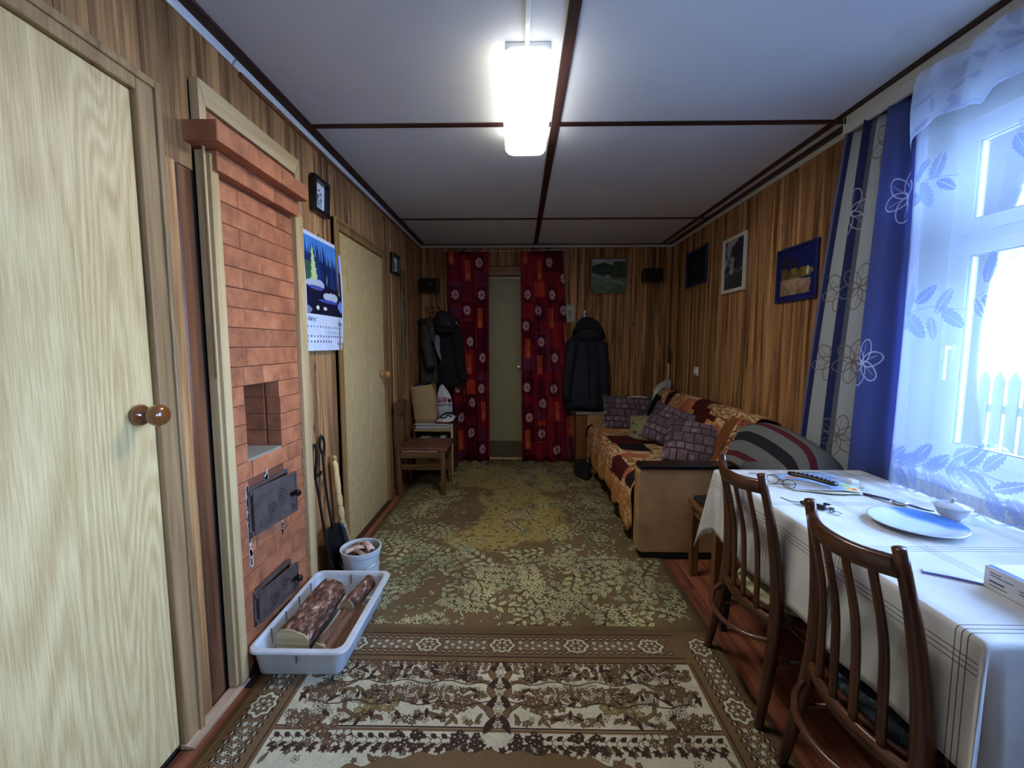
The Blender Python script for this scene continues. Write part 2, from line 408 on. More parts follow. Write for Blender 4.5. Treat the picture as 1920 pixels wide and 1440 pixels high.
# ceiling sheets between dark strips
xs = [XL, 0.171, 1.497, XR]; ys = [YF, 0.64, 2.165, 3.72, YB]
for i in range(3):
    for j in range(4):
        obj('ceiling_panel', MB().box(xs[i]+0.002, xs[i+1]-0.002, ys[j]+0.002, ys[j+1]-0.002, H, H+0.006), M['ceil'], cl)
tn = [0]
def trim(mb, m, label=None, **k):
    tn[0] += 1
    o = struct('trim_%d' % tn[0], mb, m, **k)
    return o
Z0 = H-0.007
trim(MB().box(0.150, 0.192, YF, YB-0.01, Z0, H), M['darktrim'], bev=0.002)
trim(MB().box(1.478, 1.516, YF, YB-0.01, Z0, H), M['darktrim'], bev=0.002)
dx = wood('dark_cross_strip', (38, 22, 20), (62, 38, 34), axis='X', rough=0.4, rv=0.1)
for y in ys[1:4]:
    trim(MB().box(XL+0.03, 1.478, y-0.018, y+0.018, Z0+0.001, H), dx, bev=0.002)
trim(MB().box(1.516, XR-0.02, ys[2]-0.018, ys[2]+0.018, Z0+0.001, H), dx, bev=0.002)
trim(MB().box(1.516, XR-0.02, ys[3]-0.018, ys[3]+0.018, Z0+0.001, H), dx, bev=0.002)
trim(MB().box(XL+0.018, XL+0.062, YF, YB-0.02, Z0-0.004, H), M['darktrim'], bev=0.002)
trim(MB().box(XR-0.06, XR-0.018, YF, YB-0.02, Z0-0.004, H), M['darktrim'], bev=0.002)
trim(MB().box(XL+0.02, XR-0.02, YB-0.035, YB-0.018, Z0-0.002, H), dx, bev=0.002)
gl = plain('glossy_cornice', (214, 220, 226), 0.18, var=0.01)
def coving(side, a0, a1):
    pr = [(0, 0), (0, -0.030), (0.005, -0.031), (0.008, -0.024), (0.012, -0.018), (0.020, -0.010), (0.026, -0.006), (0.026, 0)]
    if side == 'L': return MB().prism([(XL+p, H+q) for p, q in pr], 'Y', a0, a1)
    if side == 'R': return MB().prism([(XR-p, H+q) for p, q in pr], 'Y', a0, a1)
    return MB().prism([(YB-p, H+q) for p, q in pr], 'X', a0, a1)
trim(coving('L', YF, 1.655), gl, smooth=False); trim(coving('L', 1.665, YB), gl)
trim(coving('B', XL, XR), M['greywhite']); trim(coving('R', 2.17, YB), M['greywhite'])
trim(MB().box(XL, XL+0.010, 1.7, YB, H-0.05, H-0.031), M['lining_red'])
# skirting
bb = struct('baseboard_left', MB().prism([(XL, 0), (XL+0.045, 0), (XL+0.045, 0.008), (XL+0.012, 0.018), (XL, 0.018)], 'Y', 1.215, 1.50), M['palefloor'], bev=0.003)
struct('baseboard_right', MB().box(XR-0.018, XR, WY1, YB, 0, 0.06), M['lining_red'], bev=0.004)
trim(MB().box(XL, XL+0.02, 3.43, YB, 0, 0.05), M['lining_red'], bev=0.004)
trim(MB().box(XL, XL+0.03, D2a-0.05, D2b+0.03, 0, 0.012), M['darktrim'], bev=0.003)

# near door
d = struct('door_1', MB().box(XL-0.035, XL+0.002, D1a, D1b-0.012, 0.022, 1.955), M['door'], bev=0.002)
fr = MB().box(XL-0.03, XL+0.018, D1b-0.008, 1.292, 0, 2.008).box(XL-0.03, XL+0.018, D1a-0.075, D1a-0.004, 0, 2.008)
fr.box(XL-0.03, XL+0.018, D1a-0.004, D1b-0.008, 1.957, 2.008)
fr.box(XL-0.03, XL+0.026, 1.272, 1.292, 0, 2.012).box(XL-0.03, XL+0.026, D1a-0.075, D1a-0.055, 0, 2.012).box(XL-0.03, XL+0.026, D1a-0.055, 1.272, 1.99, 2.012)
trim(fr, M['frame_wood'], bev=0.004)
kn = [(0.0, 0), (0.021, 0.0), (0.029, 0.008), (0.030, 0.014), (0.026, 0.021), (0.015, 0.027), (0.0125, 0.031), (0.016, 0.037), (0.026, 0.046), (0.0305, 0.058), (0.030, 0.068), (0.024, 0.078), (0.012, 0.083), (0, 0.084)]
km = plain('varnished_knob_wood', (120, 70, 34), 0.12, var=0.12, coat=0.6)
ko = obj('door_knob', MB().lathe(kn, (XL+0.002, 1.155, 1.072), 'X', 28), km, d, smooth=True)
# far door
d2 = struct('door_2', MB().box(XL-0.035, XL+0.003, D2a+0.004, D2b-0.004, 0.014, 1.925), M['door_far'], bev=0.002)
fr = MB().box(XL-0.02, XL+0.016, 2.47, 2.542, 0, 1.985).box(XL-0.02, XL+0.016, D2b, 3.42, 0, 1.985).box(XL-0.02, XL+0.016, 2.542, D2b, 1.93, 1.985)
fr.box(XL-0.02, XL+0.024, 2.47, 2.486, 0, 1.988).box(XL-0.02, XL+0.024, 2.486, 3.42, 1.97, 1.988)
trim(fr, M['frame_wood2'], bev=0.003)
obj('door_knob', MB().lathe([(r*0.9, h*0.9) for r, h in kn], (XL+0.003, 3.25, 1.04), 'X', 20), plain('far_knob_wood', (170, 120, 66), 0.2, coat=0.4), d2, smooth=True)
# back door between the curtains
dm = plain('olive_door_paint', (140, 132, 98), 0.5, var=0.06, sc_=3, bump=0.05)
d3 = struct('door_3', MB().box(-0.60, 0.19, YB-0.02, YB+0.008, 0.03, 1.985), dm, bev=0.003)
obj('kick_board', MB().box(-0.60, 0.19, YB-0.032, YB-0.02, 0.035, 0.21), plain('kick_board_paint', (84, 74, 50), 0.5), d3, bev=0.002)
obj('door_rail', MB().box(-0.60, 0.19, YB-0.026, YB-0.02, 1.955, 1.985), plain('rail_paint', (150, 142, 112), 0.4), d3, bev=0.002)
h3 = obj('door_handle', MB().lathe([(0.022, 0), (0.022, -0.006), (0.008, -0.01), (0.008, -0.045)], (-0.005, YB-0.02, 1.015), 'Y', 14).box(-0.012, 0.075, YB-0.072, YB-0.058, 1.008, 1.022), M['chrome'], d3, bev=0.001)
trim(MB().box(-0.66, 0.25, YB-0.03, YB+0.01, 1.995, 2.09), wood('lintel_wood', (112, 72, 34), (168, 118, 66), axis='X', rough=0.4), bev=0.004)
trim(MB().box(-0.60, 0.19, YB-0.05, YB-0.01, 0, 0.028), M['pale'], bev=0.003)
trim(MB().box(-0.655, -0.603, YB-0.02, YB+0.01, 0.0, 1.995), M['lining_red'], bev=0.003)
trim(MB().box(0.193, 0.245, YB-0.02, YB+0.01, 0.0, 1.995), M['lining_red'], bev=0.003)
trim(MB().box(-0.79, -0.775, YB-0.015, YB, 0.0, H-0.03), M['pale'], bev=0.002)

# ---------------------------------------------------------------- windows
gm = NT('window_glass'); g1 = gm.n('BsdfTransparent'); g2 = gm.n('BsdfGlossy', i_Roughness=0.02); fz = gm.n('Fresnel', i_IOR=1.45)
mx = gm.n('MixShader'); gm.l(fz.outputs[0], mx.inputs[0]); gm.l(g1.outputs[0], mx.inputs[1]); gm.l(g2.outputs[0], mx.inputs[2]); gm.l(mx.outputs[0], gm.out.inputs[0])
M['glass'] = gm.m
def window(idx, y0, y1, z0, z1, mull):
    x0, x1 = 1.79, 1.86
    f = MB().box(x0, x1, y0, y1, z0, z0+0.06).box(x0, x1, y0, y1, z1-0.06, z1).box(x0, x1, y0, y0+0.06, z0+0.06, z1-0.06).box(x0, x1, y1-0.06, y1, z0+0.06, z1-0.06)
    f.box(x0, x1, mull-0.035, mull+0.035, z0+0.06, z1-0.06).box(x0, x1, y0+0.06, mull-0.035, 1.655, 1.715).box(x0, x1, mull+0.035, y1-0.06, 1.655, 1.715)
    wdo = struct('window_%d' % idx, f, M['pvc'], bev=0.003)
    for (a, b) in ((y0+0.06, mull-0.035), (mull+0.035, y1-0.06)):
        for (c, e) in ((z0+0.06, 1.655), (1.715, z1-0.06)):
            s = 0.052; a1, b1, c1, e1 = a-0.012, b+0.012, c-0.012, e+0.012
            sh = MB().box(x0-0.018, x0+0.03, a1, b1, c1, c1+s).box(x0-0.018, x0+0.03, a1, b1, e1-s, e1).box(x0-0.018, x0+0.03, a1, a1+s, c1+s, e1-s).box(x0-0.018, x0+0.03, b1-s, b1, c1+s, e1-s)
            so = obj('window_sash', sh, M['pvc'], wdo, bev=0.004)
            gk = MB(); q = 0.004
            A, B, C_, E_ = a1+s, b1-s, c1+s, e1-s
            gk.box(x0-0.012, x0-0.004, A, B, C_, C_+q).box(x0-0.012, x0-0.004, A, B, E_-q, E_).box(x0-0.012, x0-0.004, A, A+q, C_, E_).box(x0-0.012, x0-0.004, B-q, B, C_, E_)
            obj('gasket', gk, plain('gasket', (60, 80, 120), 0.6), so)
            obj('pane', MB().box(x0+0.002, x0+0.006, A, B, C_, E_), M['glass'], so)
    hy = y1-0.075
    obj('window_handle', MB().box(x0-0.03, x0-0.018, hy-0.013, hy+0.013, 1.20, 1.27).box(x0-0.055, x0-0.03, hy-0.009, hy+0.009, 1.245, 1.262).box(x0-0.062, x0-0.048, hy-0.010, hy+0.010, 1.12, 1.264), M['white'], wdo, bev=0.004)
    obj('window_sill', MB().box(1.595, x0+0.01, y0-0.03, y1+0.03, z0-0.03, z0), M['pvc'], wdo, bev=0.006)
    for nm, q in (('reveal_board', MB().box(XR, x0, y1, y1+0.006, z0, z1)), ('reveal_board', MB().box(XR, x0, y0-0.006, y0, z0, z1)), ('reveal_board', MB().box(XR, x0, y0, y1, z1, z1+0.006))):
        obj(nm, q, M['pvc'], wdo)
window(1, WY0, WY1, WZ0, WZ1, 1.1)
window(2, VY0, VY1, WZ0, WZ1, -0.7)
# ================================================================ THE BRICK STOVE
SX = -1.04                         # face of the brickwork
st = thing('brick_stove', 'built-in red brick stove with open niche, cornice and two cast-iron doors', 'stove', (SX-0.2, 1.75, 0))
NY0, NY1, NZ0, NZ1 = 1.597, 1.833, 0.822, 1.110
FD = (1.59, 1.84, 0.535, 0.70); AD = (1.59, 1.83, 0.175, 0.285)
core = MB().box(SX-0.5, SX-0.004, 1.50, 1.60-0.004, 0, 1.97).box(SX-0.5, SX-0.004, 1.835, 2.01, 0, 1.97)
core.box(SX-0.5, SX-0.004, 1.60-0.004, 1.835, 0, NZ0-0.004).box(SX-0.5, SX-0.004, 1.60-0.004, 1.835, NZ1+0.002, 1.97).box(SX-0.5, SX-0.30, 1.596, 1.835, NZ0-0.004, NZ1+0.002)
core.box(SX-0.5, SX-0.02, 1.50, 2.01, 1.97, 2.03)
obj('stove_core', core, M['mortar'], st)
CP = 0.0728; zt = 1.838; bc = {}
def brick(y0, y1, z0, z1, x1=SX, depth=0.06, jit=True):
    j = 0.0022; ly, lz = round(y1-y0-j, 3), round(z1-z0-j*1.3, 3); key = (ly, lz, depth)
    if key not in bc:
        e = 0.002; a, b = ly/2, lz
        me = MB().hexa([(-depth, -a, 0), (-depth, a, 0), (-depth, a, b), (-depth, -a, b)], [(-e, -a, 0), (-e, a, 0), (-e, a, b), (-e, -a, b)]) if 0 else None
        m2 = MB(); v = [(-depth, -a, 0), (-depth, a, 0), (-depth, a, b), (-depth, -a, b), (-e, -a, 0), (-e, a, 0), (-e, a, b), (-e, -a, b), (0, -a+e, e), (0, a-e, e), (0, a-e, b-e), (0, -a+e, b-e)]
        m2.add(v, [(0, 3, 2, 1), (8, 9, 10, 11), (0, 1, 5, 4), (1, 2, 6, 5), (2, 3, 7, 6), (3, 0, 4, 7), (4, 5, 9, 8), (5, 6, 10, 9), (6, 7, 11, 10), (7, 4, 8, 11)])
        bc[key] = m2.mesh('brick'); bc[key].materials.append(M['brick'])
    dx = random.uniform(-0.0015, 0.002) if jit else 0
    inst(bc[key], 'brick', (x1+dx, (y0+y1)/2, z0+j/2), st, (random.uniform(-.004, .004), 0, 0))
Y0, Y1 = 1.497, 2.0
r = 0; z = zt
pats = [[1.497, 1.622, 1.875, 2.0], [1.497, 1.75, 2.0]]
while z > 0.02:
    z0 = max(0.0, z-CP); zm = (z0+z)/2; cuts = pats[r % 2]
    hole = None
    if NZ0-0.01 < zm < NZ1: hole = (NY0, NY1)
    elif NZ1 <= zm < NZ1+CP: cuts = [1.497, 1.60, 1.72, 1.84, 2.0]
    elif FD[2]-0.01 < zm < FD[3]+0.01: hole = (FD[0], FD[1])
    elif AD[2] < zm < AD[3]: hole = (AD[0], AD[1])
    if hole:
        brick(Y0, hole[0], z0, z); brick(hole[1], Y1, z0, z)
    else:
        for a, b in zip(cuts[:-1], cuts[1:]): brick(a, b, z0, z)
    z -= CP; r += 1
# cornice: two projecting courses and a set-back top course
for a, b in ((1.465, 1.60), (1.60, 1.80), (1.80, 1.99)): brick(a, b, 1.842, 1.908, x1=-1.0, depth=0.12)
for a, b in ((1.397, 1.56), (1.56, 1.77), (1.77, 1.985)): brick(a, b, 1.906, 1.972, x1=-0.95, depth=0.13)
for a, b in ((1.47, 1.66), (1.66, 1.88), (1.88, 2.01)): brick(a, b, 1.972, 2.04, x1=-1.035, depth=0.08)
# inside of the niche
for i in range(4):
    za = NZ0+i*0.072
    for sgn, yy in ((-1, NY0), (1, NY1)):
        for q in range(2):
            obj('brick', MB().box(SX-0.07-0.115*(q+1)+0.002, SX-0.07-0.115*q, min(yy, yy+sgn*0.02), max(yy, yy+sgn*0.02), za+0.001, za+0.070), M['brick'], st, bev=0.0015, seg=1)
    if i == 0: obj('brick', MB().box(SX-0.30, SX-0.27, NY0+0.11, NY1, za+0.001, za+0.07), M['brick'], st, bev=0.0015, seg=1)
    else:
        cut = NY0+(0.12 if i % 2 else 0.06)
        obj('brick', MB().box(SX-0.30, SX-0.27, NY0, cut-0.002, za+0.001, za+0.070), M['brick'], st, bev=0.0015, seg=1)
        obj('brick', MB().box(SX-0.30, SX-0.27, cut, NY1, za+0.001, za+0.070), M['brick'], st, bev=0.0015, seg=1)
obj('niche_shelf', MB().box(SX-0.27, SX-0.003, NY0+0.002, NY1-0.002, NZ0-0.006, NZ0+0.004), plain('cement', (142, 138, 128), 0.9, bump=0.3), st)['label'] = 'grey cement floor of the niche'
lime = plain('lime_putty', (196, 190, 180), 0.9, bump=0.5)
pm = MB()
for i in range(46):
    yy = random.choice([FD[0]-0.012, FD[0]-0.006, FD[0]-0.015]); zz = random.uniform(0.42, 0.72)
    pm.box(SX-0.002, SX+0.0022, yy-random.uniform(.003, .008), yy+random.uniform(.003, .007), zz-random.uniform(.006, .02), zz+random.uniform(.006, .02))
for i in range(10):
    zz = random.uniform(0.70, 0.745); pm.box(SX-0.002, SX+0.002, 1.70+random.uniform(-.008, .008), 1.712+random.uniform(-.004, .008), zz-0.012, zz+0.012)
for i in range(5):
    zz = random.uniform(0.44, 0.50); pm.box(SX-0.002, SX+0.002, 1.80, 1.806+random.uniform(0, .006), zz-0.012, zz+0.012)
obj('putty_smears', pm, lime, st)['kind'] = 'stuff'
def iron_door(D, ang, rings, nm):
    y0, y1, z0, z1 = D; g = 0.016
    f = MB().box(SX-0.03, SX+0.007, y0-g, y0, z0-g, z1+g).box(SX-0.03, SX+0.007, y1, y1+g, z0-g, z1+g).box(SX-0.03, SX+0.007, y0, y1, z0-g, z0).box(SX-0.03, SX+0.007, y0, y1, z1, z1+g)
    f.box(SX-0.06, SX-0.03, y0, y1, z0, z1)
    for zz in (z0+0.0, z1-0.004): f.box(SX+0.004, SX+0.016, y0-0.016, y0+0.03, zz-0.008, zz+0.010)
    obj(nm+'_frame', f, M['iron'], st, bev=0.002)
    # door leaf in local space: y along the leaf from the hinge, x outwards
    W = y1-y0+0.014; Hh = z1-z0+0.014; m = MB().box(0, 0.007, 0, W, 0, Hh)
    m.box(0.007, 0.010, 0, W, 0, 0.008).box(0.007, 0.010, 0, W, Hh-0.008, Hh).box(0.007, 0.010, 0, 0.008, 0.008, Hh-0.008).box(0.007, 0.010, W-0.008, W, 0.008, Hh-0.008)
    Mx = Matrix.Translation((SX+0.010, y0-0.005, z0-0.007)) @ Matrix.Rotation(-ang, 4, 'Z')
    o = obj(nm, m.xf(Mx), M['iron'], st, bev=0.0015)
    dec = MB(); cy, cz = W*0.52, Hh*0.5
    for rr in rings:
        pts = [(0.008, cy+rr[0]*math.cos(a)*(1+0.06*math.sin(5*a)), cz+rr[1]*math.sin(a)*(1+0.06*math.sin(5*a))) for a in [2*PI*k/36 for k in range(37)]]
        dec.tube(pts, 0.0022, 5, cap=False)
    for sy in (0.25, 0.8):
        for k in range(3):
            dec.tube([(0.008, W*sy+(0.012+0.011*k)*math.cos(a), 0.02+(0.006+0.01*k)*math.sin(a)) for a in [PI*q/12 for q in range(13)]], 0.0018, 5)
    obj('cast_pattern', dec.xf(Mx), M['iron'], o, smooth=True)
    kb = MB().lathe([(0.005, 0), (0.005, 0.016), (0.013, 0.018), (0.015, 0.026), (0.010, 0.034), (0, 0.036)], (0.008, W-0.028, Hh*0.5), 'X', 14).box(0.008, 0.014, W-0.05, W-0.005, Hh*0.5-0.006, Hh*0.5+0.006)
    obj('knob', kb.xf(Mx), M['blackiron'], o, smooth=False, bev=0.001)
iron_door(FD, 0.12, [(0.018, 0.015), (0.030, 0.026), (0.044, 0.04), (0.058, 0.055)], 'fire_door')
iron_door(AD, 0.10, [(0.016, 0.012), (0.030, 0.022), (0.044, 0.032), (0.06, 0.042)], 'ash_door')
# pale battens round the stove
trim(MB().box(XL, -1.018, 1.455, 1.495, 0.02, 1.895).box(XL, -1.03, 1.442, 1.455, 0.02, 1.9), M['pale'], bev=0.002)
trim(MB().box(-1.03, -1.024, 1.436, 1.444, 1.15, 1.92), M['pale'], bev=0.001)
trim(MB().box(XL, -1.022, 2.004, 2.07, 0.02, 1.865), M['pale'], bev=0.003)
trim(MB().prism([(1.437, 2.118), (1.437, 1.99), (1.468, 1.99), (1.468, 2.045)], 'X', XL, -1.03), M['pale'], bev=0.0015)
ph = wood('pale_batten_lengthwise', (178, 148, 102), (208, 180, 136), axis='Y', rough=0.5, rv=0.05)
trim(MB().prism([(1.439, 2.120), (1.470, 2.046), (2.03, 2.046), (2.07, 2.120)], 'X', XL, -1.03), ph, bev=0.0015)
trim(MB().prism([(2.072, 2.120), (2.032, 2.046), (2.040, 2.0), (2.072, 2.0)], 'X', XL, -1.03), M['pale'], bev=0.0015)
pt = MB()
for i in range(26):
    zz = random.uniform(0.15, 1.0); pt.lathe([(0, -0.006), (0.006, 0), (0, 0.007)], (SX+0.002, 2.002, zz), 'Z', 6)
trim(pt, plain('dried_clay', (150, 120, 96), 0.9, bump=0.4))
tag(obj('floor_sheet', MB().box(-1.03, -0.60, 1.46, 2.08, 0.001, 0.004), plain('dark_sheet', (52, 50, 50), 0.45, metal=0.5), bev=0.001), 'thin dark sheet on the floor under the white firewood tray', 'metal sheet')  # thin dark sheet laid flat under the tray

# ================================================================ RUGS
BR = (106, 88, 62); GL = (166, 164, 124); GL2 = (140, 142, 106); DK = (56, 46, 36); YL = (148, 130, 78)
W1, H1 = 1.83, 2.85
c = Cv(W1, H1, 480, BR)
no = vnoise(c.H, c.W, 5, 3, 5); yy, xx = np.mgrid[0:c.H, 0:c.W]/480.0
rad = np.hypot((xx-0.86)/0.52, (yy-1.30)/0.95)
mk = np.clip((0.92-rad+(no-0.5)*2.2)*8, 0, 1)[..., None]; c.a = c.a*(1-mk)+np.array(YL)*mk
rr = random.Random(5)
def sprig(x, y, ang, n, l, kind, fill):
    pts = [(x, y)]; a = ang
    for i in range(n):
        a += rr.uniform(-0.35, 0.35); x += l*0.8*math.cos(a); y += l*0.8*math.sin(a); pts.append((x, y))
    c.line(pts, 0.006, DK)
    for i, (px, py) in enumerate(pts):
        for sg in (-1, 1):
            b = a+sg*rr.uniform(0.6, 1.1)
            if kind == 0: c.leaf(px+math.cos(b)*l*0.6, py+math.sin(b)*l*0.6, l*0.55, l*0.24, b, fill, DK, 1.3, vein=(DK, 0.0016))
            elif kind == 1: c.flower(px+math.cos(b)*l*0.6, py+math.sin(b)*l*0.6, l*0.55, 5, fill, DK, (190, 180, 130), ph=rr.random()*6, k=0.34)
            else: c.flower(px+math.cos(b)*l*0.5, py+math.sin(b)*l*0.5, l*0.5, 7, fill, DK, None, ph=rr.random()*6, k=0.42)
for i in range(2600):
    x, y = rr.uniform(0.02, W1-0.02), rr.uniform(0.03, H1-0.03); q = math.hypot((x-0.86)/0.6, (y-1.30)/0.95)
    if q < 0.85 and rr.random() < 0.72: c.flower(x, y, rr.uniform(0.008, 0.016), 4, (96, 86, 58) if rr.random() < .6 else (120, 116, 84), DK, ph=rr.random()*6); continue
    if rr.random() < 0.5: c.flower(x, y, rr.uniform(0.010, 0.02), rr.choice([4, 5, 6]), rr.choice([GL2, GL, (120, 118, 78)]), DK, ph=rr.random()*6)
    else: c.leaf(x, y, rr.uniform(0.02, 0.034), rr.uniform(0.007, 0.012), rr.uniform(0, 6.3), rr.choice([GL2, GL]), DK, 1.2)
for i in range(420):
    x, y = rr.uniform(0.05, W1-0.05), rr.uniform(0.03, H1-0.05); q = math.hypot((x-0.86)/0.55, (y-1.30)/0.9)
    if q < 0.8 and rr.random() < 0.75: continue
    big = 1.25 if y < 0.8 else 0.95
    sprig(x, y, rr.uniform(0, 6.3), rr.choice([2, 3, 4]), rr.uniform(0.038, 0.058)*big, rr.choice([0, 0, 1, 2]), rr.choice([GL, GL, GL2, (178, 176, 126)]))
for (bx, by, ang) in ((0.35, 0.35, 1.1), (0.8, 0.30, 2.0), (0.6, 1.45, 3.0), (1.2, 0.5, 0.8), (0.3, 1.1, 2.6)):
    pts = [(bx, by)]
    for k in range(9): ang += rr.uniform(-.3, .3); bx += 0.05*math.cos(ang); by += 0.05*math.sin(ang); pts.append((bx, by))
    c.line(pts, 0.008, (74, 52, 34)); c.line(pts, 0.004, (116, 88, 60))
for q, z_ in ((0.0, 1), (H1-0.03, 1)): c.rect(0, W1, q, q+0.03, BR)
c.rect(0, 0.03, 0, H1, BR); c.rect(W1-0.03, W1, 0, H1, BR)
c.mottle(0.16, 7, 4)
rug = imat('floral_carpet_weave', c.a, 0.95, fibre=0.22)
rx0, rx1, ry0, ry1 = -0.985, 0.845, 1.792, 4.63
def rugmesh(x0, x1, y0, y1, h, nu, nv, skew=0.0):
    m = MB().grid(lambda u, v: (x0+(x1-x0)*u+skew*v, y0+(y1-y0)*v, h+0.0015*math.sin(u*9+v*7)), nu, nv)
    n = nu+1; base = len(m.v)
    ring = [i for i in range(n)]+[j*n+nu for j in range(1, nv+1)]+[nv*n+i for i in range(nu-1, -1, -1)]+[j*n for j in range(nv-1, 0, -1)]
    m.v += [(m.v[i][0], m.v[i][1], 0.0005) for i in ring]; k = len(ring)
    for i in range(k): m.f.append((ring[(i+1) % k], ring[i], base+i, base+(i+1) % k)); m.uv[len(m.f)-1] = [(0.01, 0.01)]*4
    return m
tag(obj('carpet', rugmesh(rx0, rx1, ry0, ry1, 0.009, 30, 40), rug, smooth=True), 'large olive brown carpet with pale green leaves in front of the red curtains', 'carpet', 'carpets on the floor')

CR = (186, 180, 156); BN = (110, 88, 62); DB = (58, 44, 38); OL = (150, 134, 84)
W2, H2 = 1.83, 1.60
c = Cv(W2, H2, 640, BN)
def mirror(fn):
    for s in (1, -1): fn(lambda x: W2/2+s*x)
FT = H2-0.195; FX = 0.735                   # far edge and half width of the cream field
c.rect(W2/2-FX, W2/2+FX, 0.0, FT, CR)
c.a[:int(FT*640), int((W2/2-FX)*640):int((W2/2+FX)*640)] *= (0.93+0.14*vnoise(int(FT*640), int((W2/2+FX)*640)-int((W2/2-FX)*640), 60, 9, 2))[..., None]
for y in (FT, H2-0.03, H2-0.165, FT-0.295): c.rect(W2/2-FX-0.0, W2/2+FX, y-0.003, y+0.003, DB)
for y in (FT-0.30,): c.rect(W2/2-FX, W2/2+FX, y-0.012, y, BN)
rr = random.Random(3)
def bloom(x, y, r, dark=False):
    f = BN if dark else CR
    for s in (1, -1):
        X = W2/2+s*x; n = 6
        for k in range(n): c.flower(X+s*r*0.62*math.cos(2*PI*k/n), y+r*0.62*math.sin(2*PI*k/n), r*0.36, 5, f, DB, None, k=0.1, ew=1.6)
        c.flower(X, y, r*0.42, 6, BN if not dark else OL, DB, CR, ew=1.4)
def chain(x0, x1, y, w_, step, dark=True):
    x = x0
    while x < x1:
        for s in (1, -1):
            X = W2/2+s*x
            c.leaf(X, y, step*0.62, w_*0.30, 0 if s > 0 else PI, CR if dark else BN, DB, 2.0)
            for q in (-1, 1): c.leaf(X+s*step*0.2, y+q*w_*0.32, step*0.42, w_*0.16, s*q*0.7, DB, None)
        x += step
def spray(x, y, n, r, col):
    for i in range(n):
        a = rr.random()*6.28; d = r*math.sqrt(rr.random()); q = rr.uniform(0.012, 0.019); ph = rr.random()*6
        for s in (1, -1): c.flower(W2/2+s*(x+d*math.cos(a)), y+d*math.sin(a)*0.8, q, 5, col, DB, CR if col != CR else BN, ph=ph, k=0.18, ew=1.4)
def tree(y0):
    chain(0.13, 0.40, y0-0.06, 0.06, 0.032)
    spray(0.13, y0-0.055, 12, 0.05, DB); spray(0.20, y0-0.04, 7, 0.05, BN)
    bloom(0.43, y0-0.045, 0.038); bloom(0.44, y0-0.085, 0.03, True)
    spray(0.56, y0-0.055, 16, 0.055, CR); chain(0.60, 0.72, y0-0.055, 0.045, 0.026)
    spray(0.33, y0-0.145, 14, 0.05, CR); spray(0.25, y0-0.15, 10, 0.055, CR); spray(0.44, y0-0.15, 14, 0.04, BN)
    spray(0.60, y0-0.14, 13, 0.045, BN); spray(0.66, y0-0.14, 8, 0.04, BN)
    spray(0.40, y0-0.19, 26, 0.055, OL); spray(0.47, y0-0.205, 16, 0.045, OL)
    spray(0.13, y0-0.20, 12, 0.04, BN); spray(0.20, y0-0.215, 8, 0.04, BN); spray(0.60, y0-0.215, 10, 0.045, CR); spray(0.66, y0-0.27, 16, 0.05, BN)
    for s in (1, -1):
        for pts, w_ in (([(0.50, -0.0), (0.48, -0.03), (0.46, -0.06)], .010), ([(0.52, -0.09), (0.57, -0.13), (0.64, -0.135)], .008), ([(0.53, -0.16), (0.545, -0.19), (0.535, -0.23), (0.50, -0.25)], .010), ([(0.0, -0.13), (0.06, -0.10), (0.11, -0.10)], .012), ([(0, -0.26), (0.07, -0.20), (0.12, -0.18)], .012)):
            P_ = [(W2/2+s*a, y0+b) for a, b in pts]; c.line(P_, w_+0.004, DB); c.line(P_, w_, BN)
    for k in range(7):
        yy_ = y0-0.03-k*0.042
        for s in (1, -1): c.leaf(W2/2+s*0.026, yy_, 0.042, 0.014, s*1.1 if k % 2 else -s*1.1, BN if k % 2 else DB, DB, 1.5)
        c.flower(W2/2, yy_, 0.02, 6, CR, DB, OL, ew=1.6)
    x = 0.03
    while x < 0.70:
        for s in (1, -1): c.flower(W2/2+s*x, y0-0.012, 0.014, 5, BN, DB, None, k=0.2, ew=1.2)
        x += 0.028
tree(FT)
def filler(y0, y1, n):
    for i in range(n):
        x, y = rr.uniform(0.05, 0.72), rr.uniform(y0, y1)
        if abs(((y-FT) % 0.11)-0.055) > 0.034: continue
        k = rr.random()
        if k < .5:
            ph = rr.random()*6
            for s in (1, -1): c.flower(W2/2+s*x, y, rr.uniform(.010, .015), 5, CR if k < .25 else BN, DB, BN if k < .25 else CR, ph=ph, k=.18, ew=1.3)
        else:
            a_ = rr.random()*6
            for s in (1, -1): c.leaf(W2/2+s*x, y, .022, .007, a_ if s > 0 else PI-a_, BN if k < .8 else DB, DB, 1.2)
filler(FT-.28, FT-.02, 520); filler(FT-.6, FT-.33, 160)
for yy0 in (-.105, -.20):
    for s in (1, -1):
        P_ = [(W2/2+s*q_, FT+yy0+.010*math.sin(q_*40)) for q_ in [.04+.035*i for i in range(19)]]; c.line(P_, .0045, DB)
chain(0.06, 0.74, FT-0.345, 0.05, 0.034); spray(0.10, FT-0.345, 16, 0.06, DB); spray(0.28, FT-0.34, 10, 0.05, DB); bloom(0.5, FT-0.34, 0.04); spray(0.56, FT-0.32, 14, 0.06, BN)
x = 0.02
while x < 0.73:
    for s in (1, -1): c.flower(W2/2+s*x, FT-0.375, 0.016, 5, DB, BN, None, k=0.2)
    x += 0.04
c.shape(W2/2, FT-0.50, 0.7, lambda X, Y: np.hypot(X/1.0, Y*4.2)-0.52+0.03*np.sin(X*60), BN, DB, 3)
tree(FT-0.62)
